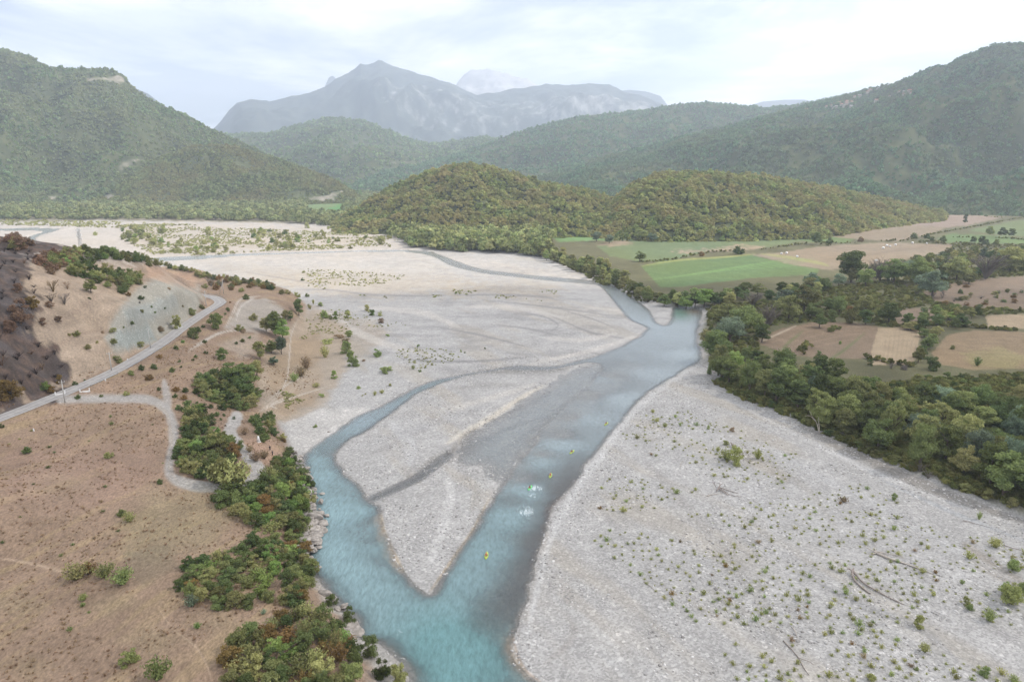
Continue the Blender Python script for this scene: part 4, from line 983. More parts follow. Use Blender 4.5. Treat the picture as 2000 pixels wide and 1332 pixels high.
# ================================================================== PLANTS (each a thing; copies share their meshes)
def tube(pts, rad, sides=6, cap=True):
    pts = np.asarray(pts, float); rad = np.asarray(rad, float); n = len(pts)
    tg = np.gradient(pts, axis=0); tg /= np.linalg.norm(tg, axis=1)[:, None] + 1e-9
    V = []
    for i in range(n):
        a = np.array([0, 0, 1.0]) if abs(tg[i, 2]) < .9 else np.array([1.0, 0, 0])
        u = np.cross(tg[i], a); u /= np.linalg.norm(u); w = np.cross(tg[i], u)
        for k in range(sides):
            an = 2 * math.pi * k / sides
            V.append(pts[i] + (u * math.cos(an) + w * math.sin(an)) * rad[i])
    F_ = []
    for i in range(n - 1):
        for k in range(sides):
            F_.append((i * sides + k, i * sides + (k + 1) % sides, (i + 1) * sides + (k + 1) % sides, (i + 1) * sides + k))
    return V, F_
def join_tubes(name, specs, sides=5):
    V, F_ = [], []
    for p, r in specs:
        v, f = tube(p, r, sides); o = len(V); V += list(v); F_ += [tuple(a + o for a in q) for q in f]
    me = mesh_np(name, np.array(V), np.array(F_)); add_float(me, 'leaf', np.full(len(V), .5))
    return me
def trunk_mesh(name, h, r, w, rng, limbs=6):
    bend = rng.normal(size=2) * .25
    main = [(bend[0] * t * t * 2, bend[1] * t * t * 2, -.4 + h * t) for t in np.linspace(0, .8, 6)]
    sp = [(main, np.linspace(r, r * .35, 6))]
    for i in range(limbs):
        a = rng.uniform(0, 6.28); k = rng.integers(1, 5); b = np.array(main[k]); ln = w * rng.uniform(.5, .85)
        e = b + np.array([math.cos(a) * ln, math.sin(a) * ln, ln * rng.uniform(.6, 1.1)])
        m_ = (b + e) / 2 + np.array([0, 0, ln * .12])
        sp.append(([b, m_, e], [r * .4, r * .28, r * .1]))
    return join_tubes(name, sp)
def twig_mesh(name, w, h, n, r, rng, leaves=0, leaf=.2):
    sp = []
    for i in range(n):
        a = rng.uniform(0, 6.28); t = rng.uniform(.2, 1) * w; hh = h * rng.uniform(.6, 1)
        m_ = np.array([math.cos(a) * t * .35, math.sin(a) * t * .35, hh * .5]); e = np.array([math.cos(a) * t, math.sin(a) * t, hh])
        sp.append(([(0, 0, -.1), m_, e], [r, r * .7, r * .2]))
        for k in range(4):
            f = rng.uniform(.4, .95); b = m_ * (1 - f) + e * f; a2 = a + rng.uniform(-1.2, 1.2); l2 = w * rng.uniform(.15, .35)
            sp.append(([b, b + np.array([math.cos(a2) * l2 * .5, math.sin(a2) * l2 * .5, l2 * .4]), b + np.array([math.cos(a2) * l2, math.sin(a2) * l2, l2 * .9])], [r * .5, r * .35, r * .12]))
    return join_tubes(name, sp, 3)
bark = plain('grey_brown_bark', (.115, .088, .068), .9, 0, .25)
r1 = np.random.default_rng(21)
FOL['herb'] = foliage('bar_herb_leaves', (.11, .118, .045), (.215, .215, .085), trans=.4, var=.2); FOL['herb_green'] = foliage('bar_green_herb_leaves', (.09, .115, .045), (.175, .205, .08), trans=.4, var=.2)
PROTO = {
 # unit: metres; (crown meshes, stem meshes, nominal width, nominal height)
 'round': ([crown_mesh('crown', 5.0, 11.5, .8, 36, 4600, .46, r1, flat=.8, lobe=(.18, .42), spread=1.15) for _ in range(5)], [trunk_mesh('trunk', 9, .34, 4, r1) for _ in range(2)], 10.0, 11.8),
 'tall':  ([crown_mesh('crown', 3.4, 14.5, 1.0, 34, 4000, .44, r1, lobe=(.20, .42), spread=1.1, tall=.35) for _ in range(3)], [trunk_mesh('trunk', 12, .30, 2.5, r1)], 7.0, 15),
 'willow':([crown_mesh('crown', 5.5, 11.0, 1.2, 26, 4200, .42, r1, flat=.9, droop=.35) for _ in range(3)], [trunk_mesh('trunk', 8, .42, 4.5, r1, 8)], 11.0, 11.5),
 'shrub': ([crown_mesh('foliage', 2.3, 3.4, -.5, 22, 2100, .22, r1, flat=.9, lobe=(.18, .42), spread=1.15) for _ in range(6)], [twig_mesh('stems', 1.6, 2.2, 6, .05, r1)], 4.6, 3.3),
 'low':   ([crown_mesh('foliage', 1.5, 1.5, -.25, 9, 700, .17, r1, flat=.9) for _ in range(4)], [twig_mesh('stems', 1.0, 1.0, 5, .035, r1)], 3.0, 1.6),
}
def spray_mesh(name, w, h, n, leaf, rng):
    """upright loose plant: stalks carrying small leaves"""
    V, A = [], []
    for i in range(n):
        a = rng.uniform(0, 6.28); t = rng.uniform(0, 1) ** .7 * w; hh = h * rng.uniform(.5, 1) * (1 - .35 * t / w)
        for k in range(6):
            f = (k + rng.uniform(0, 1)) / 6
            p = np.array([math.cos(a) * t * f, math.sin(a) * t * f, hh * f]) + rng.normal(size=3) * leaf * .3
            d = rng.normal(size=3); d[2] = abs(d[2]) + .4; d /= np.linalg.norm(d); s = np.cross(d, rng.normal(size=3)); s /= np.linalg.norm(s)
            V += [p - s * leaf * .3, p + d * leaf * .5 - s * leaf * .1, p + d * leaf + s * leaf * .2, p + s * leaf * .35]; A += [rng.uniform(0, 1)] * 4
    me = mesh_np(name, np.array(V), np.arange(len(V)).reshape(-1, 4)); add_float(me, 'leaf', A); return me
PROTO['tuft'] = ([spray_mesh('leaves', .66, .62, 26, .17, r1) for _ in range(6)], None, 1.2, .7)
PROTO['loose'] = ([spray_mesh('leaves', 1.5, 2.4, 130, .26, r1) for _ in range(4)], [twig_mesh('stems', 1.2, 1.9, 8, .04, r1)], 3.0, 2.5)
PROTO['bare'] = ([twig_mesh('branches', 2.2, 4.0, 22, .07, r1) for _ in range(3)], None, 4.4, 4.0)
PROTO['baretree'] = ([twig_mesh('branches', 3.6, 7.5, 60, .10, r1) for _ in range(2)], [trunk_mesh('trunk', 7, .28, 2.5, r1)], 7.2, 8)
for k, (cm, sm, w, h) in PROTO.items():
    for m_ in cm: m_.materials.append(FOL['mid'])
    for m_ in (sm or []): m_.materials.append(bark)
WORD = {'deep': 'dark green', 'mid': 'mid green', 'olive': 'olive', 'lime': 'bright green', 'silver': 'silvery', 'rust': 'rusty orange', 'scorch': 'scorched brown', 'yellow': 'yellowish', 'grey': 'bare grey', 'char': 'charred black', 'dry': 'dry brown', 'herb': 'olive', 'herb_green': 'fresh green'}
ZONES = {}
PEND = []
def plant(*a): PEND.append(a)
CATS = {'broadleaf_tree': 'tree', 'shrub': 'shrub', 'hedge_shrub': 'hedge shrub', 'burnt_shrub': 'burnt shrub', 'scorched_shrub': 'scorched shrub', 'willow_bush': 'willow bush', 'pebble_bar_tuft': 'plant tuft'}
def grow(cap=296):
    """the 296 that show largest of each kind become things, the small rest of a kind one mass"""
    by = {}
    for a in PEND: by.setdefault(a[0], []).append(a)
    for nm, l in by.items():
        l.sort(key=lambda a: -(a[6] * a[7]) / (a[3] ** 2 + a[4] ** 2 + 9000))
        for a in l[:cap]: build_plant(*a, cat=CATS.get(nm))
        rest = l[cap:]
        if rest:
            ms, pts = [], []
            keys = sorted({(a[1], a[2]) for a in rest})
            for pr, mt in keys:
                m_ = PROTO[pr][0][0].copy(); m_.materials.clear(); m_.materials.append(FOL[mt]); ms.append(m_)
            for a in rest: pts.append((a[3], a[4], a[5], a[6] / PROTO[a[1]][2], keys.index((a[1], a[2]))))
            p = np.array(pts); word = {'broadleaf_tree': ('smaller trees filling in between the larger ones', 'trees'), 'shrub': ('smaller shrubs filling in between the larger ones of the left bank', 'shrubs')}.get(nm, ('smaller plants filling in between the larger ones', 'plants'))
            gn_instances('filling_' + nm + 's', p[:, :3], p[:, 3], RNG.uniform(0, 6.28, len(p)), p[:, 4].astype(int), ms, FOL['mid'], word)
def build_plant(name, proto, mat, x, y, z, sw, sh, zone=None, label=None, cat=None, group=None, rz=None):
    cm, sm, w, h = PROTO[proto]
    cme = random.choice(cm)
    simple = sm is None
    if simple:
        root = bpy.data.objects.new(name, cme); COL.objects.link(root); slot = root
    else:
        root = bpy.data.objects.new(name, None); COL.objects.link(root); root.empty_display_size = .5
        slot = bpy.data.objects.new('foliage' if proto in ('shrub', 'low') else 'leaves' if proto == 'loose' else 'crown', cme); COL.objects.link(slot); slot.parent = root
        st = bpy.data.objects.new('trunk' if proto in ('round', 'tall', 'willow', 'baretree') else 'stems', random.choice(sm)); COL.objects.link(st); st.parent = root
    slot.material_slots[0].link = 'OBJECT'; slot.material_slots[0].material = FOL[mat]
    root.location = (x, y, z); root.rotation_euler = (0, 0, random.uniform(0, 6.28) if rz is None else rz)
    root.scale = (sw / w, sw / w, sh / h)
    root['category'] = cat or ('tree' if proto in ('round', 'tall', 'willow', 'baretree') else 'shrub' if proto != 'tuft' else 'plant')
    if group: root['group'] = group
    if label: root['label'] = label
    else: ZONES.setdefault(zone, []).append((root, mat, sw, sh, proto))
    return root
def ordn(i):
    return '%d%s' % (i, 'th' if 10 <= i % 100 <= 20 else {1: 'st', 2: 'nd', 3: 'rd'}.get(i % 10, 'th'))
def label_zones():
    """every plant of a zone is told apart by look, then by its row and its place in that row"""
    for zone, items in ZONES.items():
        P_ = np.array([o.location for o, *_ in items]); px, py = pix(P_[:, 0], P_[:, 1], P_[:, 2])
        n = len(items); rows = max(1, int(round(math.sqrt(n / 9))))
        order = np.argsort(-py); row = np.empty(n, int)
        for j, i in enumerate(order): row[i] = j * rows // n
        med = float(np.median([i[3] for i in items]))
        for r_ in range(rows):
            mem = [i for i in range(n) if row[i] == r_]; mem.sort(key=lambda i: px[i])
            for j, i in enumerate(mem):
                o, mat, sw, sh, proto = items[i]
                noun = {'tuft': 'tuft', 'loose': 'bush', 'bare': 'bush', 'low': 'shrub', 'shrub': 'shrub'}.get(proto, 'tree')
                sz = 'large' if sh > med * 1.25 else 'small' if sh < med * .8 else ''
                rn = '' if rows == 1 else (', nearest row' if r_ == 0 else ', farthest row' if r_ == rows - 1 else ', %s row' % ordn(r_ + 1))
                o['label'] = ('%s %s %s %s%s, %s from left' % (sz, WORD[mat], noun, zone, rn, ordn(j + 1))).strip()
                o['group'] = noun + 's ' + zone
def place(name, items, zone, group=None):
    """items: (px, py of the foot, width px, height px, proto, leaf)"""
    a = np.array([(i[0], i[1]) for i in items], float); p = onto(a[:, 0], a[:, 1])
    for q, it in zip(p, items):
        rng_ = math.sqrt(q[0] ** 2 + q[1] ** 2 + (CAM_H - q[2]) ** 2); m_ = rng_ / F_PX
        h = it[3] * m_ / math.cos(math.atan2(CAM_H - q[2], math.hypot(q[0], q[1]))) * .88
        plant(name, it[4], it[5], q[0], q[1], q[2] - .1, it[2] * m_, max(h, .3), zone)
def scatter(poly_, n, gap, seed=0, cond=None):
    """spaced points inside an outline given in frame coordinates (outline laid on the ground first)"""
    rng = np.random.default_rng(seed); pp = np.array(poly_, float); lo, hi = pp.min(0), pp.max(0)
    c = rng.uniform(lo, hi, (n * 30, 2)); c = c[sdf_poly(c[:, 0], c[:, 1], pp) > 0]
    w = onto(c[:, 0], c[:, 1])
    # equal density on the ground: thin near points by area of a pixel
    rr = np.hypot(w[:, 0], w[:, 1]); pr = (rr / rr.max()) ** 3; w = w[rng.random(len(w)) < pr]
    keep = []
    for q in w:
        if all((q[0] - k[0]) ** 2 + (q[1] - k[1]) ** 2 > gap * gap for k in keep): keep.append(q)
        if len(keep) >= n: break
    return keep
def thicket(name, poly_, n, gap, kinds, wr, hr, zone, seed=0, fn=None):
    rng = random.Random(seed)
    for q in scatter(poly_, n, gap, seed):
        pr, mt = rng.choices([k[:2] for k in kinds], [k[2] for k in kinds])[0]
        w = rng.uniform(*wr); h = rng.uniform(*hr)
        plant(name, pr, mt, q[0], q[1], q[2] - .15, w, h, zone)

# ---- right wood beside the pebble bar (large riverside trees)
WK = [('round','mid',4),('round','deep',2),('round','olive',3),('willow','mid',2),('willow','silver',1.2),('tall','mid',1),('tall','deep',1)]
thicket('broadleaf_tree', [(1395,728),(1430,740),(1500,770),(1560,785),(1640,800),(1760,850),(1880,890),(2060,930),(2060,1005),(1960,975),(1850,935),(1740,893),(1640,850),(1540,800),(1450,768),(1400,742)], 62, 6.8, WK, (10, 15), (12, 19), 'in the wood beside the pebble bar', 3)
thicket('broadleaf_tree', [(1480,732),(1560,742),(1640,760),(1700,790),(1800,830),(1950,860),(2060,880),(2060,930),(1880,890),(1760,850),(1640,800),(1560,785),(1490,765)], 56, 7.5, WK, (10, 15), (12, 19), 'deeper inside the wood', 4)
place('broadleaf_tree', [(1400,700,78,66,'willow','mid'),(1452,655,84,70,'willow','mid'),(1425,668,66,62,'willow','silver'),(1382,672,40,36,'willow','olive'),(1420,632,60,50,'round','olive'),(1488,668,40,44,'round','deep'),(1458,708,36,40,'round','deep'),(1434,728,44,56,'round','lime'),(1478,712,36,34,'round','deep'),(1386,732,16,26,'low','mid'),(1412,736,34,40,'loose','silver'),(1446,742,24,36,'tall','yellow'),
     (1500,640,44,50,'baretree','grey'),(1470,600,44,34,'baretree','grey'),(1540,625,60,62,'round','yellow'),(1570,612,60,66,'round','olive'),(1532,606,50,50,'round','silver'),(1590,622,40,40,'round','deep')], 'crowding the river bend')
BK = [('round','mid',4),('round','silver',1.5),('round','deep',2),('round','olive',3),('tall','mid',1),('baretree','grey',.5),('willow','mid',1)]
thicket('broadleaf_tree', [(1560,600),(1600,570),(1680,560),(1800,560),(1900,556),(1920,540),(2040,530),(2040,500),(1900,500),(1760,520),(1640,540),(1560,570),(1520,590),(1540,618),(1640,618),(1740,612)], 72, 8.5, BK, (10, 16), (11, 17), 'in wood behind brown fields', 6)
place('broadleaf_tree', [(1662,552,66,72,'round','deep'),(1690,560,40,40,'round','mid'),(1718,548,40,46,'baretree','grey'),(1745,552,56,56,'round','mid'),(1790,556,50,60,'round','mid'),(1868,548,44,54,'round','yellow'),(1925,545,60,50,'baretree','grey'),(1972,530,56,50,'round','yellow'),(1820,580,60,60,'round','silver'),(1600,640,30,34,'round','mid'),(1735,632,46,48,'round','deep'),(1690,634,34,34,'round','deep'),(1660,632,30,28,'shrub','olive'),(1625,628,26,26,'shrub','deep')], 'past the stubble field')
thicket('broadleaf_tree', [(1290,592),(1340,585),(1400,580),(1470,576),(1540,572),(1600,562),(1640,560),(1600,580),(1500,590),(1400,598),(1330,602)], 26, 8, [('round','deep',3),('round','mid',2),('round','olive',1.5)], (10, 15), (9, 13), 'in row below green field', 7)
place('broadleaf_tree', [(1340,602,38,36,'round','lime'),(1375,600,50,46,'round','lime')], 'overhanging the brown backwater')
HK = [('round','olive',3),('round','mid',3),('round','yellow',1),('round','deep',1.5),('tall','olive',1)]
thicket('broadleaf_tree', [(1040,496),(1090,500),(1150,512),(1190,530),(1230,560),(1300,592),(1330,598),(1290,603),(1230,580),(1180,553),(1130,530),(1060,510)], 52, 8, HK, (9, 14), (10, 15), 'between river and green fields', 8)
thicket('broadleaf_tree', [(1750,640),(1790,620),(1860,612),(1910,618),(1880,640),(1850,650),(1820,690),(1800,720),(1780,730),(1790,700),(1800,660)], 26, 7, [('round','mid',2),('round','lime',1.5),('round','deep',2),('round','olive',2)], (7, 12), (6, 10), 'between straw fields', 9)
# lone field trees
place('broadleaf_tree', [(1249,511,26,26,'round','deep'),(1250,470,32,32,'round','mid'),(1275,472,24,22,'round','silver'),(1190,476,24,22,'round','silver'),(1165,472,26,24,'round','silver'),(1370,504,12,12,'round','rust'),(1442,497,26,12,'shrub','deep'),(1594,478,22,16,'round','deep'),(1620,480,14,10,'round','deep'),(1680,476,12,12,'round','rust'),
     (1810,470,12,12,'round','deep'),(1820,474,10,9,'round','deep'),(1841,476,13,12,'round','deep'),(1932,462,16,16,'round','mid'),(1957,464,16,16,'round','deep'),(1975,464,14,14,'round','deep'),(1900,476,12,10,'round','deep'),(1917,478,14,13,'round','deep'),(1925,482,12,12,'round','deep'),(1945,482,12,10,'round','mid'),(1785,466,16,9,'shrub','deep'),(1884,440,10,12,'tall','deep')], 'standing among the fields')
# hedge shrubs and the shrubs of the open ground at the right
thicket('hedge_shrub', [(1860,600),(1960,570),(2040,570),(2040,600),(1960,612),(1880,612)], 26, 6, [('shrub','rust',1),('shrub','olive',2),('shrub','deep',1),('bare','grey',1)], (4, 7), (2.5, 4), 'behind the pale field', 11)
thicket('hedge_shrub', [(1760,560),(1900,556),(1900,590),(1840,600),(1700,610),(1640,618),(1640,600)], 30, 6.5, [('shrub','olive',2),('shrub','rust',1),('bare','grey',2),('shrub','mid',1)], (5, 8), (3, 5), 'in front of the long wood', 12)
thicket('broadleaf_tree', [(1700,790),(1800,795),(1900,800),(2060,800),(2060,885),(1950,862),(1800,832)], 30, 8.5, WK, (10, 15), (10, 16), 'back of wood by dry field', 44)
thicket('hedge_shrub', [(1700,745),(1860,735),(2040,740),(2040,800),(1900,800),(1780,790),(1700,770)], 60, 5, [('shrub','deep',2),('shrub','olive',2),('shrub','mid',2),('shrub','rust',.5)], (4, 7), (2.5, 4.5), 'between wood and dry field', 13)
thicket('hedge_shrub', [(1380,745),(1440,772),(1540,815),(1640,862),(1740,905),(1850,950),(2040,1022),(2040,1005),(1850,936),(1740,893),(1640,850),(1540,803),(1450,768),(1400,742)], 52, 4.0, [('shrub','deep',3),('shrub','olive',2),('bare','grey',.8)], (4, 6.5), (2.2, 4), 'fringing wood at the pebble bar', 14)
place('hedge_shrub', [(1700,714,14,14,'shrub','deep'),(1740,720,18,12,'bare','grey'),(1765,722,16,10,'shrub','grey'),(1800,700,30,26,'shrub','deep'),(1818,722,34,30,'shrub','deep'),(1860,682,10,10,'shrub','olive'),(1830,652,26,16,'shrub','olive'),(1908,714,16,20,'loose','mid'),(1540,690,10,7,'low','mid'),(1512,690,12,8,'low','lime'),(1600,690,10,8,'low','mid'),(1640,672,10,7,'low','lime')], 'at the margins of the brown fields')

# ---- left: thickets between plateau and river
S1 = [('shrub','deep',3),('shrub','olive',2.4),('shrub','mid',2)]
S2 = S1 + [('shrub','rust',.5),('loose','olive',1),('shrub','lime',1.1),('shrub','yellow',.4)]
thicket('shrub', [(382,745),(420,728),(465,740),(500,770),(498,795),(470,802),(430,790),(400,775)], 44, 3.2, S1, (6, 9), (3.5, 5.5), 'above the straw terrace', 15)
thicket('shrub', [(360,850),(372,815),(400,806),(415,840),(462,880),(458,910),(420,940),(362,930),(348,895)], 52, 2.9, S2, (5, 8), (3.5, 6), 'in the thicket inside the track loop', 16)
thicket('shrub', [(490,838),(500,812),(528,815),(548,845),(556,870),(530,868),(495,860)], 13, 3.2, S1, (4, 6), (2.5, 4), 'behind the white marker stone', 17)
thicket('shrub', [(548,895),(580,910),(600,960),(606,1010),(590,1050),(540,1045),(480,1020),(425,980),(440,960),(500,950),(530,920)], 84, 2.8, S2, (5, 7.5), (3.2, 5.5), 'on the bank below the track loop', 18)
thicket('shrub', [(500,1050),(560,1050),(600,1080),(606,1130),(590,1190),(560,1180),(548,1130),(500,1110),(470,1070)], 46, 2.8, S2, (4.5, 7), (3, 5), 'on the bank above the rocks', 19)
thicket('shrub', [(360,1110),(420,1090),(470,1085),(520,1130),(530,1172),(470,1188),(400,1180),(370,1160)], 40, 2.9, S2 + [('loose','lime',1)], (4, 6.5), (2.5, 4), 'in the brown meadow thicket', 20)
thicket('shrub', [(445,1290),(480,1250),(540,1215),(600,1190),(660,1225),(690,1260),(700,1345),(640,1375),(440,1375)], 84, 2.7, S2 + [('loose','rust',1.6),('loose','olive',1)], (4.5, 7), (3, 5), 'in the lower bank thicket', 22)
# ---- left: upland hill
thicket('shrub', [(95,507),(160,492),(220,494),(282,503),(284,513),(200,511),(130,522),(95,525)], 50, 4.2, [('shrub','deep',3),('shrub','mid',2),('shrub','olive',2),('shrub','lime',.3)], (5, 8.5), (3.5, 6), 'on hill crest by the mast', 23)
thicket('shrub', [(128,528),(175,522),(215,530),(272,540),(282,550),(258,562),(240,577),(212,565),(180,548),(140,540)], 46, 4, [('shrub','deep',3),('shrub','mid',2),('shrub','olive',2)], (5, 8), (3, 5), 'in the green hillside band', 24)
thicket('shrub', [(60,512),(80,498),(150,490),(180,495),(150,515),(100,540),(85,530)], 24, 4.5, [('shrub','scorch',3),('shrub','rust',1.5)], (5, 8), (3, 5.5), 'on the scorched hilltop edge', 25)
thicket('shrub', [(-20,470),(30,462),(64,474),(40,490),(-20,492)], 16, 5, [('shrub','olive',2),('shrub','scorch',2)], (7, 11), (5, 8), 'on the knoll behind burnt ridge', 26)
thicket('burnt_shrub', [(-10,490),(50,486),(90,500),(60,510),(50,540),(90,575),(60,640),(0,680),(-20,600)], 30, 5, [('bare','char',5),('bare','scorch',1)], (3, 5), (1.2, 2.6), 'on the black burnt ridge', 27)
thicket('burnt_shrub', [(0,690),(60,660),(100,680),(128,720),(100,745),(40,760),(0,770)], 36, 3.8, [('bare','char',4),('bare','scorch',1)], (3, 5), (1.5, 3), 'on the black slope above the road', 28)
place('scorched_shrub', [(44,628,46,46,'shrub','scorch'),(20,650,30,26,'shrub','scorch'),(62,600,30,24,'shrub','rust'),(22,775,46,34,'shrub','rust'),(8,765,30,24,'shrub','rust'),(117,748,16,18,'shrub','rust'),(84,634,17,14,'shrub','scorch'),(115,628,17,13,'shrub','scorch'),(96,600,20,12,'shrub','scorch'),(132,565,14,16,'bare','scorch'),(104,570,24,22,'bare','rust'),(126,595,26,22,'bare','grey'),(100,590,20,16,'bare','char'),(5,715,20,18,'bare','scorch'),(36,570,20,18,'shrub','scorch')], 'on the burnt hillside')
place('shrub', [(178,572,26,30,'round','olive'),(276,585,13,13,'shrub','deep'),(252,578,12,12,'shrub','rust'),(148,540,10,8,'shrub','deep'),(174,584,7,6,'low','deep'),(258,634,11,11,'shrub','deep'),(278,612,14,8,'low','olive'),(150,656,16,12,'shrub','olive'),(172,682,15,12,'shrub','olive'),(222,672,17,17,'shrub','olive'),(190,670,9,6,'low','olive'),(222,649,18,9,'low','olive'),(275,679,24,9,'low','olive'),(314,648,18,11,'shrub','dry'),
     (87,760,22,20,'shrub','lime'),(98,765,20,20,'shrub','rust'),(147,752,12,13,'shrub','deep'),(228,706,22,12,'low','olive'),(165,743,6,4,'low','deep'),(273,592,6,5,'low','char'),(322,604,8,9,'low','mid'),(303,612,8,6,'low','lime'),(242,640,6,5,'low','mid'),(135,655,8,7,'low','olive'),(284,563,10,8,'low','deep'),(330,565,8,6,'low','dry'),(200,650,8,5,'low','dry'),(357,600,9,8,'low','dry'),(296,600,7,5,'low','deep')], 'on the bare slope above road')
place('shrub', [(348,641,27,32,'shrub','olive'),(374,614,20,22,'shrub','olive'),(394,603,14,22,'shrub','olive'),(423,644,34,38,'shrub','mid'),(445,607,11,12,'shrub','deep'),(377,662,27,26,'shrub','deep'),(385,650,20,18,'shrub','deep'),(397,640,9,12,'shrub','deep'),(358,670,12,9,'low','lime'),(344,682,12,11,'shrub','deep'),(400,670,11,17,'shrub','deep'),(402,691,10,9,'shrub','deep'),(382,698,9,16,'shrub','mid'),(377,704,7,9,'shrub','deep'),(351,707,9,8,'low','deep'),
     (336,726,14,16,'shrub','deep'),(354,718,8,7,'low','deep'),(301,720,15,19,'shrub','deep'),(312,700,14,17,'shrub','rust'),(276,722,15,14,'shrub','deep'),(256,732,14,15,'shrub','mid'),(292,742,18,22,'shrub','rust'),(198,775,8,15,'shrub','mid'),(247,772,13,17,'shrub','olive'),(152,778,12,11,'shrub','mid'),(2,835,12,30,'shrub','deep'),(310,762,10,15,'shrub','deep'),
     (434,702,32,26,'shrub','mid'),(468,646,20,24,'shrub','olive'),(495,625,21,22,'shrub','olive'),(481,585,18,16,'shrub','deep'),(462,672,9,13,'shrub','deep'),(474,668,12,11,'shrub','mid'),(488,661,10,9,'low','deep'),(476,650,16,8,'low','dry'),(440,615,9,8,'low','mid'),(450,592,7,10,'low','rust')], 'among the dry grass below the road')
place('broadleaf_tree', [(538,655,46,58,'round','mid'),(552,662,32,48,'round','lime'),(520,648,30,36,'round','olive'),(568,627,15,26,'tall','lime'),(558,626,20,26,'round','olive'),(584,617,24,42,'round','mid'),(508,702,32,44,'round','olive'),(530,690,28,34,'round','mid'),(550,692,26,44,'willow','silver'),(462,752,60,56,'round','mid'),(486,760,48,60,'round','mid'),(478,772,50,44,'round','deep'),(502,735,34,40,'willow','olive'),(535,712,22,20,'round','silver')], 'between upland and straw terrace')
place('shrub', [(350,800,16,15,'shrub','deep'),(366,801,30,24,'shrub','deep'),(383,768,18,18,'shrub','deep'),(362,766,16,16,'shrub','deep'),(345,764,16,14,'shrub','rust'),(342,776,12,14,'shrub','deep'),(360,780,16,16,'shrub','rust'),(388,774,8,9,'low','deep'),(385,788,9,6,'low','deep'),(392,804,10,9,'low','deep'),(412,782,11,10,'low','deep'),(412,797,14,14,'shrub','deep'),(420,786,9,9,'low','olive'),(436,800,24,22,'shrub','deep'),(413,815,14,14,'shrub','deep'),(424,812,14,13,'shrub','deep'),(437,812,10,9,'low','deep'),(431,820,9,6,'low','deep'),(457,818,11,11,'low','silver'),(440,832,6,4,'low','dry')], 'on the slope right of track')
place('shrub', [(448,950,84,66,'loose','yellow'),(436,948,60,60,'shrub','yellow'),(470,946,50,50,'loose','yellow'),(545,1184,2,2,'low','mid'),(500,905,26,18,'loose','dry'),(513,898,24,18,'loose','dry'),(488,880,18,16,'loose','dry'),(478,858,22,22,'loose','dry'),(470,835,10,10,'loose','olive')][:3] + [(500,900,28,18,'loose','dry'),(516,895,24,18,'loose','dry'),(488,882,18,16,'loose','dry'),(478,848,20,20,'loose','dry'),(553,862,16,12,'low','rust')], 'round the gravel turning place')
place('shrub', [(612,1120,28,30,'shrub','olive'),(646,1180,34,22,'shrub','mid'),(684,1215,34,32,'shrub','mid'),(722,1280,44,40,'shrub','deep'),(748,1318,40,34,'shrub','deep'),(775,1335,46,40,'shrub','olive'),(578,1178,52,34,'shrub','deep'),(590,1196,22,20,'shrub','mid'),(604,1060,18,16,'loose','lime'),(597,1008,30,40,'shrub','lime'),(584,1000,34,40,'shrub','lime'),(592,960,34,36,'shrub','lime'),(592,1045,24,30,'shrub','yellow'),(580,1050,20,26,'loose','rust'),(565,885,24,22,'shrub','deep'),(575,930,30,26,'shrub','olive')], 'at the rocky bank edge')
thicket('shrub', [(288,512),(330,520),(400,536),(460,546),(520,557),(586,580),(588,588),(520,568),(460,556),(400,545),(340,530),(290,520)], 66, 4, [('shrub','olive',4),('shrub','deep',2),('shrub','rust',1)], (5, 8), (2.5, 4.5), 'along the escarpment top', 29)
thicket('shrub', [(370,556),(460,556),(500,565),(480,572),(400,566)], 12, 6, [('shrub','rust',2),('shrub','olive',1),('bare','grey',1)], (5, 7), (2, 3.5), 'behind the road bend', 30)
# meadow plants
place('shrub', [(150,1130,50,34,'loose','olive'),(175,1120,30,26,'loose','rust'),(205,1126,40,30,'loose','olive'),(240,1140,46,36,'loose','mid'),(310,1325,50,44,'loose','mid'),(256,1296,42,26,'shrub','mid'),(163,1172,18,26,'loose','mid'),(163,1183,14,14,'low','mid'),(174,1196,8,14,'tuft','mid'),(138,1230,14,14,'tuft','mid'),(386,1226,16,26,'loose','lime'),(238,1006,20,18,'shrub','mid'),(253,1018,26,18,'loose','olive'),(200,1000,11,10,'tuft','mid'),
     (142,1064,9,16,'tuft','deep'),(53,884,19,20,'shrub','deep'),(96,874,9,13,'tuft','deep'),(106,884,7,10,'tuft','deep'),(213,894,19,22,'shrub','olive'),(170,886,4,5,'tuft','deep'),(174,862,5,12,'tuft','mid'),(95,914,11,12,'tuft','deep'),(206,951,10,9,'tuft','deep'),(312,944,14,18,'shrub','deep'),(65,946,7,8,'tuft','deep'),(231,1038,9,9,'tuft','deep'),(18,868,6,10,'tuft','olive'),(62,842,8,9,'tuft','olive'),(216,815,7,15,'loose','mid'),(218,830,10,15,'loose','mid'),(298,830,6,9,'tuft','mid'),
     (515,1198,14,22,'loose','silver'),(375,1160,34,30,'shrub','mid'),(375,1183,30,26,'loose','silver'),(350,1150,26,20,'shrub','deep'),(318,905,5,7,'tuft','mid'),(120,1085,10,8,'tuft','olive'),(40,1010,7,6,'tuft','olive'),(5,1060,10,12,'tuft','deep'),(38,858,6,8,'tuft','olive')], 'scattered over the brown meadow')
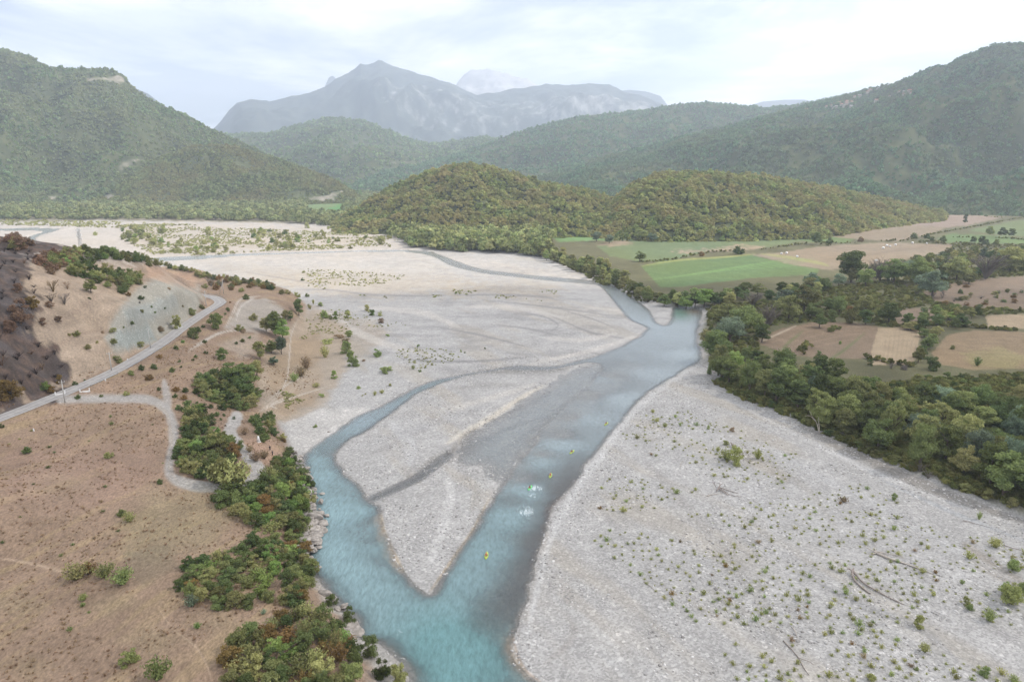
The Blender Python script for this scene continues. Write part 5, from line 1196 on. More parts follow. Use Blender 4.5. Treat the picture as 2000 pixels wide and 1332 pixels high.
# ---- bushes on the bright gravel beyond the hill and on the upper bar
FB = [('shrub','yellow',3),('shrub','lime',1.5),('shrub','herb',2)]
thicket('willow_bush', [(238,448),(292,446),(300,476),(270,482),(236,470)], 26, 6, FB, (9, 15), (6, 11), 'in the far left gravel clump', 31)
thicket('willow_bush', [(296,470),(420,468),(446,494),(380,500),(330,496),(290,484)], 34, 8, FB, (8, 13), (4, 8), 'on gravel beyond the hill crest', 32)
thicket('willow_bush', [(484,452),(560,450),(590,468),(570,490),(520,492),(496,470)], 30, 7, FB, (9, 15), (5, 9), 'in the middle gravel clump', 33)
thicket('willow_bush', [(600,452),(760,456),(772,482),(660,488),(600,476)], 22, 12, FB, (6, 11), (3, 6), 'on the right sunlit gravel', 34)
place('willow_bush', [(186,460,10,9,'shrub','herb'),(318,456,20,22,'shrub','herb'),(600,446,12,16,'shrub','yellow'),(408,460,18,20,'shrub','yellow'),(618,460,10,10,'shrub','herb'),(632,462,12,14,'shrub','herb'),(660,472,12,12,'shrub','herb'),(744,478,24,22,'shrub','yellow'),(592,548,10,7,'shrub','deep'),(593,533,9,6,'shrub','herb'),(600,580,10,10,'shrub','deep'),
     (603,602,6,12,'loose','yellow'),(612,594,6,14,'loose','herb'),(606,604,8,12,'loose','yellow'),(626,598,14,10,'shrub','herb_green'),(634,621,20,20,'shrub','lime'),(645,624,12,12,'shrub','yellow'),(656,624,14,20,'shrub','lime'),(680,622,20,18,'shrub','yellow'),(678,610,10,7,'low','deep'),(717,608,16,16,'shrub','yellow'),(726,616,18,14,'shrub','lime'),(743,617,14,12,'shrub','yellow'),(745,631,17,12,'shrub','dry'),
     (676,690,28,30,'shrub','herb_green'),(690,716,30,28,'shrub','herb_green'),(686,700,22,22,'shrub','lime'),(682,658,20,16,'shrub','herb_green'),(652,739,17,19,'shrub','lime'),(635,698,22,32,'loose','yellow'),(737,696,22,20,'shrub','herb_green'),(752,730,14,18,'shrub','herb_green'),(750,726,26,14,'low','herb_green'),(762,724,20,10,'low','herb_green'),(732,772,10,12,'loose','herb'),(746,768,12,10,'loose','herb'),(807,721,10,12,'loose','herb'),(820,726,10,6,'low','herb_green'),(628,775,14,10,'low','herb_green'),(616,834,12,8,'low','herb_green'),(757,657,10,7,'low','herb_green'),(817,678,8,8,'low','herb_green'),(891,574,8,6,'low','herb_green'),(908,690,6,4,'low','deep'),(947,682,5,6,'low','deep'),(900,688,5,7,'low','herb_green'),
     (575,745,20,24,'loose','herb_green'),(598,720,26,34,'loose','dry'),(588,735,30,26,'loose','dry'),(618,756,18,12,'loose','yellow'),(700,758,16,5,'low','herb_green'),(762,754,10,7,'low','herb'),(675,668,20,10,'low','dry'),(640,670,30,12,'low','herb'),(662,660,24,10,'low','dry'),(711,706,10,6,'low','dry')], 'dotted over the upper gravel bar')
# ---- the right pebble bar
place('willow_bush', [(1420,898,36,26,'loose','herb'),(1437,908,36,42,'shrub','herb'),(1480,896,20,26,'loose','herb'),(1402,882,12,14,'loose','yellow'),(1417,868,18,10,'low','herb'),(1431,843,14,10,'low','dry'),(1384,838,11,9,'low','herb_green'),(1299,834,12,12,'loose','herb'),(1275,806,10,10,'loose','herb'),
     (1943,1068,26,20,'loose','herb'),(1978,1114,26,22,'shrub','herb_green'),(1794,1223,24,22,'shrub','herb'),(1972,1180,46,36,'shrub','herb'),(1966,1160,24,24,'shrub','herb_green'),(1998,1160,22,24,'shrub','herb_green'),(1932,1212,24,26,'loose','herb_green'),(1886,1180,18,16,'low','herb'),(1894,1192,18,12,'low','herb_green'),(1746,976,16,14,'shrub','herb_green'),(1912,1014,10,18,'loose','herb_green'),(1924,1318,22,16,'low','herb_green'),(1980,1332,20,14,'loose','herb_green'),(1805,1272,22,18,'loose','herb'),(1700,1330,24,16,'low','herb'),(1790,1308,10,8,'low','herb_green')], 'standing out on the pebble bar')
rt = np.random.default_rng(77)
BARP = [(1200,860),(1260,800),(1340,790),(1420,830),(1540,880),(1700,950),(1850,1010),(2010,1070),(2010,1345),(1560,1345),(1440,1330),(1380,1230),(1270,1150),(1160,1060),(1170,940)]
cand = rt.uniform([1150, 780], [2010, 1340], (9000, 2)); cand = cand[sdf_poly(cand[:, 0], cand[:, 1], np.array(BARP, float)) > 0]
cw = onto(cand[:, 0], cand[:, 1])
dens = 1.5 * fbm(cw[:, 0] / 26, cw[:, 1] / 18, 4, 303) + .36 * (cand[:, 1] < 1120) * 1.0 - .3 * (cand[:, 1] > 1220) - .7 * sstep(90, 10, sdf_line(cand[:, 0], cand[:, 1], [(1600,840),(1780,940),(2000,1030)])[0])
ok = dens > .02; cand = cand[ok]; cw = cw[ok]
keep = []
for i in range(len(cw)):
    if all((cw[i, 0] - cw[k, 0]) ** 2 + (cw[i, 1] - cw[k, 1]) ** 2 > 2.6 for k in keep): keep.append(i)
    if len(keep) >= 900: break
sz = rt.lognormal(0, .33, len(keep)) * .95
rgk = np.hypot(cw[keep, 0], cw[keep, 1]); order = np.argsort(-(sz / rgk))
small_pts = []
for rank, j in enumerate(order):
    q = cw[keep[j]]; s = sz[j]
    if rank < 290:
        mt = rt.choice(['herb', 'herb_green', 'yellow', 'dry', 'rust'], p=[.46, .28, .16, .07, .03])
        plant('pebble_bar_tuft', 'tuft', mt, q[0], q[1], q[2] - .05, 1.25 * s, .85 * s * rt.uniform(.8, 1.2), 'on the right pebble bar')
    else: small_pts.append((q[0], q[1], q[2] - .05, s))
grow()
label_zones()
def stuff_tufts(name, pts, meshes, mat, label, sc=1.0):
    p = np.array(pts); gn_instances(name, p[:, :3], p[:, 3] * sc, RNG.uniform(0, 6.28, len(p)), RNG.integers(0, len(meshes), len(p)), copies(meshes, name), mat, label)
stuff_tufts('small_tufts', small_pts, PROTO['tuft'][0], FOL['herb'], ('tiny olive tufts sprinkled between the larger ones on the pebble bar', 'tufts'), 1.0)
# herbs on the upper bar and far gravel
hp = []
for q, n, s, thr in [([(240,440),(420,444),(560,450),(760,458),(790,480),(640,488),(500,492),(400,500),(300,498),(250,475)], 3200, (1.2, 3.0), -.12), ([(600,525),(760,535),(880,545),(960,560),(900,580),(700,584),(600,570)], 420, (.6, 1.9), .02), ([(880,552),(1000,548),(1090,566),(1080,590),(960,582)], 150, (.6, 1.5), 0.02),
                     ([(596,596),(700,610),(820,640),(900,700),(760,740),(700,780),(600,700)], 420, (.3, 1.4), .05), ([(520,690),(620,640),(690,660),(640,760),(560,800)], 500, (.4, 1.2), -.1), ([(0,430),(240,434),(400,440),(240,446),(0,440)], 500, (2, 5), -.3)]:
    c = RNG.uniform(np.array(q).min(0), np.array(q).max(0), (n * 5, 2)); c = c[sdf_poly(c[:, 0], c[:, 1], np.array(q, float)) > 0]
    w = onto(c[:, 0], c[:, 1]); w = w[(fbm(w[:, 0] / 40, w[:, 1] / 40, 4, 404) > thr) & (w[:, 2] > 0.02) & (w[:, 2] < 9)][:n]
    hp += [(a[0], a[1], a[2] - .05, RNG.uniform(*s) ) for a in w]
stuff_tufts('gravel_herbs', hp, PROTO['tuft'][0], FOL['yellow'], ('low yellowish herbs spotting the upper gravel bar', 'herbs'), 1.2)

# ---- woods too dense to count
def flat_wood(name, polys, n, sc, mat, label, meshes, holes=True, thr=-1):
    pts = []
    for q, fr in polys:
        pw = np.array([P(a, b, 2)[:2] for a, b in q]); lo, hi = pw.min(0), pw.max(0)
        c = RNG.uniform(lo, hi, (int(n * fr * 8), 2)); c = c[sdf_poly(c[:, 0], c[:, 1], pw) > 0][:int(n * fr)]
        pts.append(c)
    c = np.vstack(pts); kz = gz(c[:, 0], c[:, 1], KIND.reshape(ND, NA).astype(float)); z = gz(c[:, 0], c[:, 1])
    m = (z > -.3) & (fbm(c[:, 0] / 60, c[:, 1] / 60, 4, 500) > thr)
    if holes: m &= (np.abs(kz - 2) > .9)
    c = c[m]; z = z[m]
    return gn_instances(name, np.column_stack([c, z - .2]), sc * RNG.uniform(.55, 1.3, len(c)), RNG.uniform(0, 6.28, len(c)), RNG.integers(0, len(meshes), len(c)), copies(meshes, name), mat, label)
BW = foliage('valley_belt_leaves', (.060, .078, .034), (.19, .195, .09), var=.35)
RW = foliage('riverside_wood_leaves', (.060, .080, .028), (.20, .20, .09), var=.38)
flat_wood('valley_belt_wood', [([(-300,380),(300,382),(700,376),(760,384),(760,440),(600,440),(560,434),(300,430),(0,430),(-300,432)], 1)], 12000, 9.0, BW, ('grey green belt of trees across the valley behind the gravel', 'wood'), mid_crowns)
flat_wood('riverside_wood', [([(690,436),(760,404),(800,420),(900,432),(1060,440),(1080,462),(1060,486),(1090,505),(1000,494),(900,490),(800,482),(786,466),(740,452)], 1)], 2600, 10.0, RW, ('pale olive riverside wood between gravel and green fields', 'wood'), mid_crowns)
flat_wood('knoll_foot_wood', [([(1060,440),(1230,448),(1340,454),(1480,452),(1620,444),(1700,428),(1800,412),(1860,418),(1760,430),(1640,438),(1560,454),(1400,462),(1240,460),(1080,450)], 1)], 2300, 4.6, RW, ('trees crowding the foot of the knolls by the fields', 'wood'), mid_crowns)
flat_wood('valley_floor_wood', [([(640,384),(760,360),(1000,350),(1700,372),(2100,384),(2100,402),(1840,404),(1700,395),(1000,380),(700,392)], 1)], 11000, 7.5, HF[2], ('dark wood on the valley floor behind the knolls', 'wood'), far_crowns)
UND = foliage('undergrowth_leaves', (.045, .052, .018), (.130, .125, .045), var=.45)
low_m = PROTO['low'][0]
flat_wood('undergrowth', [([(1390,740),(1480,730),(1560,740),(1700,752),(2060,730),(2060,1010),(1880,955),(1740,900),(1640,857),(1540,808),(1450,775)], .44), ([(1380,600),(1480,590),(1640,560),(1800,540),(2060,500),(2060,640),(1900,615),(1740,640),(1640,622),(1500,640),(1470,720),(1390,700)], .4), ([(1060,498),(1180,520),(1250,560),(1330,592),(1250,585),(1160,545)], .08), ([(1800,470),(2060,480),(2060,500),(1800,520),(1700,520)], .08)], 15000, 1.35, UND, ('low scrub and brambles filling the ground under the right-hand trees', 'scrub'), low_m, holes=True)
# hedgerows between the far fields
hz = []
for q in [[(1250,512),(1310,508),(1380,494),(1480,488),(1600,474),(1620,480)],[(1600,478),(1720,472),(1750,470)],[(1180,470),(1240,470),(1300,462)],[(1640,440),(1600,452)],[(1760,472),(1830,456),(1890,446),(1960,432),(2010,424)],[(1810,478),(1900,480),(2010,484)],[(1860,464),(1960,466),(2010,470)],[(1840,404),(1900,420),(1960,426)],[(1490,458),(1540,452)],[(1500,640),(1570,632)],[(1800,636),(1840,636),(1930,642),(2010,648)],[(1560,690),(1600,660),(1640,640)],[(1720,636),(1800,640)],[(1690,700),(1780,716)]]:
    p = smooth_line(q, 24); w = onto(p[:, 0], p[:, 1])
    for k in range(len(w) - 1):
        L_ = np.hypot(*(w[k + 1, :2] - w[k, :2]))
        for j in range(max(1, int(L_ / 3.2))):
            f = RNG.random(); a = w[k] * (1 - f) + w[k + 1] * f
            if vnoise(np.array([a[0] / 30]), np.array([a[1] / 30]), 8)[0] > .35: hz.append((a[0] + RNG.normal() * 1.5, a[1] + RNG.normal() * 1.5, a[2] - .2, RNG.uniform(1.0, 2.4)))
hz = np.array(hz)
gn_instances('hedgerow', hz[:, :3], hz[:, 3], RNG.uniform(0, 6.28, len(hz)), RNG.integers(0, 5, len(hz)), copies(mid_crowns, 'hedgerow'), UND, ('thin dark hedgerows dividing the green and ploughed fields', 'hedge'))

# dry grass clumps of the meadow and cobbles of the near bars: nobody could count them
def field_stuff(name, box_, n, cond, sc, meshes, mat, label):
    c = RNG.uniform([box_[0], box_[1]], [box_[2], box_[3]], (n, 2)); x, y = c[:, 0], c[:, 1]
    z = gz(x, y); kd = gz(x, y, KIND.reshape(ND, NA).astype(float)); wt = gz(x, y, WAT.reshape(ND, NA)); ldd = gz(x, y, LANDD.reshape(ND, NA)); wdd = gz(x, y, WOODD.reshape(ND, NA))
    px_, py_ = pix(x, y, z); m = cond(x, y, z, kd, wt, ldd, wdd) & (px_ > -60) & (px_ < 2060) & (py_ < 1400)
    c = np.column_stack([x, y, z])[m]; k = len(c)
    return gn_instances(name, c, np.clip(RNG.lognormal(math.log(sc), .35, k), sc * .4, sc * 2.4), RNG.uniform(0, 6.28, k), RNG.integers(0, len(meshes), k), copies(meshes, name), mat, label)
MG = foliage('meadow_grass', (.125, .088, .058), (.225, .162, .110), trans=.45, var=.2)
field_stuff('dry_grass', (-330, 60, 20, 330), 30000, lambda x, y, z, kd, wt, l, w: (l > 4) & (np.abs(kd - 1) < .05) & (z < 21) & (sdf_line(x, y, road_w[:, :2])[0] > 5.5) & (fbm(x / 14, y / 14, 4, 606) > -.15), .50, PROTO['tuft'][0][:3], MG, ('dry brown grass clumps covering the meadow at the left', 'grass'))
def cob(name, seed):
    rr = np.random.default_rng(seed); g = (1 + 5 ** .5) / 2
    v = np.array([(-1,g,0),(1,g,0),(-1,-g,0),(1,-g,0),(0,-1,g),(0,1,g),(0,-1,-g),(0,1,-g),(g,0,-1),(g,0,1),(-g,0,-1),(-g,0,1)]) / 1.9
    f = [(0,11,5),(0,5,1),(0,1,7),(0,7,10),(0,10,11),(1,5,9),(5,11,4),(11,10,2),(10,7,6),(7,1,8),(3,9,4),(3,4,2),(3,2,6),(3,6,8),(3,8,9),(4,9,5),(2,4,11),(6,2,10),(8,6,7),(9,8,1)]
    v = v * rr.uniform(.7, 1.25, (12, 1)) * np.array([1.3, .9, .55]); return mesh_np(name, v, np.array(f))
CB, tcb, ocb = new_mat('river_cobble')
bcb = N(tcb, 'ShaderNodeBsdfDiffuse'); icb = N(tcb, 'ShaderNodeObjectInfo'); rcb = N(tcb, 'ShaderNodeValToRGB')
rcb.color_ramp.elements[0].color = (.20, .19, .18, 1); rcb.color_ramp.elements[1].color = (.62, .60, .58, 1); L(tcb, icb.outputs['Random'], rcb.inputs[0]); L(tcb, rcb.outputs[0], bcb.inputs['Color']); L(tcb, bcb.outputs[0], ocb.inputs['Surface'])
field_stuff('cobbles', (-60, 100, 330, 360), 60000, lambda x, y, z, kd, wt, l, w: (l < -1) & (w < 0) & (wt < 1.2) & (fbm(x / 18, y / 18, 5, 707) + .5 * np.exp(-np.abs(wt) / 5) > .02), .23, [cob('cobble', i_) for i_ in range(4)], CB, ('grey and white cobbles strewn over the near gravel bars', 'cobbles'))

flat_wood('wood_downstream', [([(2070,700),(2700,700),(3200,1000),(3200,1500),(2400,1250),(2070,1045)], 1)], 1500, 6.0, UND, ('dense wood continuing along the pebble bar beyond the picture edge', 'wood'), mid_crowns, holes=True)
flat_wood('wood_beyond_fields', [([(2070,480),(2700,470),(3200,560),(2700,640),(2070,560)], 1)], 1500, 7.0, RW, ('wood behind the fields continuing to the right', 'wood'), mid_crowns, holes=True)

# ================================================================== OBJECTS
from math import cos, sin, pi
def geom(name, parts, mat, parent=None, smooth=False):
    """parts: list of (verts, faces); faces may be tri/quads/ngons"""
    me = bpy.data.meshes.new(name); V, F_ = [], []
    for v, f in parts:
        o = len(V); V += [tuple(map(float, q)) for q in v]; F_ += [tuple(int(a) + o for a in g) for g in f]
    me.from_pydata(V, [], F_); me.update()
    return link(name, me, parent, [mat], smooth)
def box(c, s, rz=0.0, taper=1.0):
    x, y, z = s[0] / 2, s[1] / 2, s[2] / 2; v = []
    for dz in (-z, z):
        k = taper if dz > 0 else 1
        for dx, dy in ((-x, -y), (x, -y), (x, y), (-x, y)):
            X = dx * k; Y = dy * k
            v.append((c[0] + X * cos(rz) - Y * sin(rz), c[1] + X * sin(rz) + Y * cos(rz), c[2] + dz))
    return v, [(0, 3, 2, 1), (4, 5, 6, 7), (0, 1, 5, 4), (1, 2, 6, 5), (2, 3, 7, 6), (3, 0, 4, 7)]
def lathe(prof, n=12, c=(0, 0, 0), caps=True):
    v = [(c[0] + r * cos(2 * pi * k / n), c[1] + r * sin(2 * pi * k / n), c[2] + z) for r, z in prof for k in range(n)]
    f = [(i * n + k, i * n + (k + 1) % n, (i + 1) * n + (k + 1) % n, (i + 1) * n + k) for i in range(len(prof) - 1) for k in range(n)]
    if caps: f += [tuple(range(n))[::-1], tuple(range((len(prof) - 1) * n, len(prof) * n))]
    return v, f
def tb(p, r, s=6):
    if np.isscalar(r): r = [r] * len(p)
    v, f = tube(p, r, s); n = len(p)
    return v, f + [tuple(range(s))[::-1], tuple(range((n - 1) * s, n * s))]
def ico(rad, c, sub=2):
    bm = __import__('bmesh').new(); __import__('bmesh').ops.create_icosphere(bm, subdivisions=sub, radius=1)
    v = [(c[0] + q.co.x * rad[0], c[1] + q.co.y * rad[1], c[2] + q.co.z * rad[2]) for q in bm.verts]; f = [tuple(x.index for x in q.verts) for q in bm.faces]; bm.free()
    return v, f
def skin(name, joints, edges, radii, mat, parent=None, sub=2):
    me = bpy.data.meshes.new(name); me.from_pydata(joints, edges, []); me.update(); me.materials.append(mat)
    o = bpy.data.objects.new(name, me); COL.objects.link(o); o.parent = parent
    sm = o.modifiers.new('skin', 'SKIN'); 
    if not me.skin_vertices: 
        bpy.context.view_layer.objects.active = o
    for i, r in enumerate(radii): me.skin_vertices[0].data[i].radius = (r, r) if np.isscalar(r) else r
    me.skin_vertices[0].data[0].use_root = True
    s = o.modifiers.new('sub', 'SUBSURF'); s.levels = s.render_levels = sub
    return o
M = dict(lime=plain('lime_plastic', (.42, .54, .08), .45, 0, .05), green=plain('green_plastic', (.14, .62, .20), .45, 0, .05), rim=plain('black_deck', (.03, .03, .03), .6), orange=plain('orange_blade', (.85, .22, .08), .5, 0, .05),
         shaft=plain('dark_shaft', (.05, .05, .05), .5), skin=plain('skin', (.45, .27, .19), .6, 0, .05), redv=plain('red_vest', (.55, .07, .05), .7), darkv=plain('dark_jacket', (.035, .035, .045), .8), pinkv=plain('coral_shirt', (.70, .26, .18), .7),
         wood=plain('bleached_driftwood', (.42, .37, .32), .85, 0, .2), gwood=plain('grey_driftwood', (.25, .21, .185), .9, 0, .25), wrap=plain('white_bale_wrap', (.80, .80, .80), .35, 0, .03), lime_wash=plain('white_limewash', (.78, .77, .75), .85, 0, .05),
         steel=plain('galvanised_steel', (.42, .43, .44), .45, .5, .1), conc=plain('pale_concrete', (.42, .41, .39), .85, 0, .1), cable=plain('cable', (.05, .05, .05), .6), wall=plain('rendered_wall', (.42, .39, .34), .85, 0, .12), roof=plain('terracotta_roof', (.36, .16, .10), .85, 0, .25), groof=plain('grey_roof', (.28, .27, .27), .85, 0, .2), glass=plain('dark_window', (.05, .06, .07), .3), black=plain('dark_trousers', (.025, .025, .03), .8))
# ---- kayaks, each with its paddler and paddle
def person_seated(loc, rz, vest, helmet, lean=0.0, label=''):
    r_ = empty('person', loc, rz); tag(r_, label, 'person', 'kayakers going down the main channel')
    # continuous body: pelvis, spine, neck, head, arms to the shaft, legs stretched into the boat
    J = [(0,0,.12),(0,.02,.32),(0,.04,.52),(0,.05,.62),(0,.07,.72),(0,.09,.84), (-.19,.04,.54),(-.34,.22,.40),(-.36,.44,.42), (.19,.04,.54),(.34,.22,.40),(.36,.44,.42), (-.11,.12,.12),(-.16,.5,.24),(-.12,.9,.10), (.11,.12,.12),(.16,.5,.24),(.12,.9,.10)]
    E = [(0,1),(1,2),(2,3),(3,4),(4,5),(2,6),(6,7),(7,8),(2,9),(9,10),(10,11),(0,12),(12,13),(13,14),(0,15),(15,16),(16,17)]
    Rr = [(.17,.13),(.16,.12),(.18,.12),.065,.09,.10,.08,.05,.04,.08,.05,.04,.09,.07,.05,.09,.07,.05]
    b = skin('body', J, E, Rr, M['skin'], r_)
    # nose, fingers round the shaft
    geom('nose', [ico((.018,.03,.03), (0,.20,.80), 1)], M['skin'], r_, True)
    for s in (-1, 1):
        geom('hand', [ico((.045,.05,.035), (.36*s,.46,.43), 1)] + [tb([(.36*s - .035 + .022*k, .47, .455), (.36*s - .035 + .022*k, .51, .45), (.36*s - .035 + .022*k, .515, .415)], .010, 5) for k in range(4)] + [tb([(.33*s, .46, .42), (.335*s, .50, .405)], .012, 5)], M['skin'], r_, True)
    geom('vest', [lathe([(.165,.16),(.20,.26),(.215,.42),(.20,.56),(.12,.62),(.08,.63)], 12, (0,.03,0))], vest, r_, True)
    geom('helmet', [ico((.125,.14,.11), (0,.08,.88), 2)], helmet, r_, True)
    return r_
def kayak(px, py, rz, deck, label, plabel, padlabel, vest, helmet, padang):
    p = P(px, py, 0.0)
    r_ = empty('kayak', (p[0], p[1], 0.0), rz); tag(r_, label, 'kayak', 'kayaks on the main channel')
    prof = [(-1.75,.02,.30),(-1.55,.24,.27),(-1.2,.40,.24),(-.6,.50,.22),(0,.52,.22),(.6,.50,.22),(1.2,.38,.26),(1.6,.20,.32),(1.85,.02,.40)]
    V, F_ = [], []; n = 12
    for y, w, h in prof:
        for k in range(n):
            a = 2 * pi * k / n
            zz = h * .5 + sin(a) * h * .62 * (1 if sin(a) > 0 else .9) - .04; V.append((cos(a) * w, y, zz))
    F_ = [(i * n + k, (i + 1) * n + k, (i + 1) * n + (k + 1) % n, i * n + (k + 1) % n) for i in range(len(prof) - 1) for k in range(n)] + [tuple(range(n)), tuple(range((len(prof) - 1) * n, len(prof) * n))[::-1]]
    geom('hull', [(V, F_)], deck, r_, True)
    ring = [(cos(a) * .33, sin(a) * .62 + .1, .27) for a in np.linspace(0, 2 * pi, 17)]
    geom('cockpit_rim', [tb(ring, .035, 6)], M['rim'], r_, True)
    geom('seat', [box((0, -.22, .34), (.42, .06, .30)), box((0, .02, .235), (.42, .5, .03))], M['rim'], r_)
    q = person_seated((p[0], p[1], .14), rz, vest, helmet, label=plabel)
    pd = empty('paddle', (p[0] - sin(rz) * .47, p[1] + cos(rz) * .47, .58), rz); tag(pd, padlabel, 'paddle', 'orange bladed paddles')
    dz = sin(padang); dx = cos(padang)
    geom('shaft', [tb([(-.85 * dx, 0, -.85 * dz), (0, 0, 0), (.85 * dx, 0, .85 * dz)], .018, 6)], M['shaft'], pd, True)
    for s in (-1, 1):
        geom('blade', [ico((.27, .035, .11), (0, 0, 0), 2)], M['orange'], pd, True)
        b = pd.children[-1]; b.location = (1.06 * dx * s, 0, 1.06 * dz * s); b.rotation_euler = (0, -padang, 0)
for a in [(1184, 828, R(152), 'lime', 'lime yellow kayak farthest upstream on the main channel', 'paddler in dark jacket in the farthest upstream kayak', 'orange bladed paddle level in the farthest upstream kayak', 'darkv', 'rim', R(8)),
          (1117, 883, R(150), 'lime', 'lime yellow kayak second from the upstream end, turned a little left', 'paddler in black vest in the kayak second from upstream', 'orange bladed paddle across the kayak second from upstream', 'darkv', 'rim', R(10)),
          (1075, 929, R(170), 'lime', 'lime yellow kayak just above the white rapids', 'paddler in red vest just above the white rapids', 'orange paddle raised at one side just above the rapids', 'redv', 'redv', R(38)),
          (1035, 953, R(160), 'green', 'bright green kayak bouncing through the white rapids', 'paddler in dark clothes in the bright green kayak', 'paddle held over the bright green kayak in the rapids', 'darkv', 'darkv', R(15)),
          (950, 1085, R(176), 'lime', 'lime yellow kayak nearest the tip of the pebble island', 'paddler in coral shirt nearest the island tip', 'orange paddle raised left in the kayak nearest island tip', 'pinkv', 'redv', R(30))]:
    kayak(a[0], a[1], a[2], M[a[3]], a[4], a[5], a[6], M[a[7]], M[a[8]], a[9])
# ---- two people standing on the viewpoint
def person_standing(px, py, rz, label):
    p = onto(px, py)[0]; r_ = empty('person', (p[0], p[1], p[2]), rz); tag(r_, label, 'person', 'people standing on the viewpoint')
    J = [(0,0,.93),(0,0,1.12),(0,0,1.36),(0,0,1.50),(0,.01,1.58),(0,.02,1.70), (-.19,0,1.38),(-.25,.02,1.10),(-.24,.12,.86), (.19,0,1.38),(.25,.02,1.10),(.24,.12,.86), (-.10,0,.88),(-.11,.02,.48),(-.12,-.02,.08),(-.13,.12,.04), (.10,0,.88),(.11,.02,.48),(.12,-.02,.08),(.13,.12,.04)]
    E = [(0,1),(1,2),(2,3),(3,4),(4,5),(2,6),(6,7),(7,8),(2,9),(9,10),(10,11),(0,12),(12,13),(13,14),(14,15),(0,16),(16,17),(17,18),(18,19)]
    Rr = [(.16,.12),(.14,.11),(.18,.12),.06,.085,.095,.07,.048,.036,.07,.048,.036,.09,.065,.045,.04,.09,.065,.045,.04]
    skin('body', J, E, Rr, M['skin'], r_)
    geom('jacket', [lathe([(.19,.90),(.185,1.05),(.20,1.25),(.215,1.38),(.16,1.46),(.075,1.50)], 12)] + [tb([(s*.19,0,1.40),(s*.255,.02,1.10),(s*.245,.11,.90)], [.085,.065,.05], 8) for s in (-1, 1)], M['darkv'], r_, True)
    geom('trousers', [tb([(s*.09,0,.95),(s*.11,.02,.50),(s*.12,-.02,.10)], [.115,.085,.065], 8) for s in (-1, 1)], M['black'], r_, True)
    geom('hair', [ico((.11,.115,.10), (0, -.01, 1.755), 2)], M['black'], r_, True)
    geom('nose', [ico((.015,.025,.025), (0,.12,1.69), 1)], M['skin'], r_, True)
    for s in (-1, 1):
        geom('hand', [ico((.035,.045,.05), (s*.24,.14,.82), 1)] + [tb([(s*.24-.03+.02*k,.15,.80),(s*.24-.03+.02*k,.165,.755-.008*(k in (1,2))),(s*.24-.03+.02*k,.155,.725)], .009, 5) for k in range(4)] + [tb([(s*.215,.16,.83),(s*.205,.19,.79)], .010, 5)], M['skin'], r_, True)
person_standing(527.5, 879, R(200), 'person in dark clothes standing nearer the white marker stone')
person_standing(532.5, 889, R(150), 'person in black standing at the edge of the gravel turning place')
# ---- white marker stone
p = onto(505, 863)[0]; r_ = empty('marker_stone', (p[0], p[1], p[2] - .1)); tag(r_, 'white tapered marker stone on the mound beside the gravel track', 'marker stone')
geom('base', [lathe([(.85,0),(.85,.2),(.72,.3)], 4)], M['lime_wash'], r_); geom('shaft', [lathe([(.62,.3),(.30,2.05),(.24,2.2),(.05,2.28)], 16)], M['lime_wash'], r_, True)
# ---- hay bales in white wrap
lbl = ['white wrapped bale, left one of the pair on the brown field tip', 'white wrapped bale, right one of the pair on the brown field tip', 'lone white wrapped bale near the yellow strip', 'white wrapped bale half hidden behind the tall dark trees', 'white wrapped bale, lowest left of the far group', 'white wrapped bale in the far group, left of the touching pair', 'white wrapped bale in the far group, right of the touching pair', 'white wrapped bale at the right end of the far group', 'white wrapped bale alone near the hedge, second from right', 'white wrapped bale farthest to the right']
for (a, b), l in zip([(1526,497),(1536,496),(1557,503),(1711,511),(1725,486),(1732,481),(1738,483),(1749,480),(1782,476),(1810,477)], lbl):
    p = onto(a, b)[0]; an = random.uniform(0, 3)
    v, f = lathe([(.0,-.75),(.80,-.75),(.88,-.66),(.88,.66),(.80,.75),(.0,.75)], 16)
    v = [(x * cos(an) - z * sin(an), x * sin(an) + z * cos(an), y + .86) for x, y, z in v]
    o = geom('hay_bale', [(v, f)], M['wrap'], None, True); o.location = p; tag(o, l, 'hay bale', 'white wrapped bales on the brown field'); o.scale = (1.45, 1.45, 1.35)
# ---- driftwood
def drift(px, py, limbs, mat, label):
    p = onto(px, py)[0]; m_ = math.sqrt(p[0]**2 + p[1]**2 + 9900) / F_PX; dep_ = math.atan2(CAM_H, math.hypot(p[0], p[1]))
    parts = []
    for pts, r0, r1_ in limbs:
        q = []
        for i, (dx_, dy_, z) in enumerate(pts): q.append((dx_ * m_, -dy_ * m_ / math.sin(dep_), z))
        q = smooth_line(q, 3); q[:, 0] += RNG.normal(0, .04, len(q)); q[:, 1] += RNG.normal(0, .04, len(q))
        parts.append(tb(q, np.linspace(r0, r1_, len(q)) * .75 * RNG.uniform(.85, 1.15, len(q)), 7))
    o = geom('driftwood', parts, mat, None, True); o.location = (p[0], p[1], p[2]); tag(o, label, 'driftwood', 'driftwood on the right pebble bar')
drift(1712, 1082, [([(0,0,.3),(14,8,.35),(30,14,.25),(48,22,.2),(60,28,.1)], .42, .12), ([(0,0,.4),(-8,-4,.7),(-14,-7,.9)], .28, .07), ([(2,-1,.5),(16,1,.4),(30,3,.3),(40,7,.2)], .2, .06), ([(0,0,.3),(2,-5,.9),(6,-6,1.3)], .22, .06), ([(-2,0,.3),(-10,1,.2),(-18,-1,.1)], .2, .05)], M['wood'], 'long bleached tree trunk with forked root end on the pebbles')
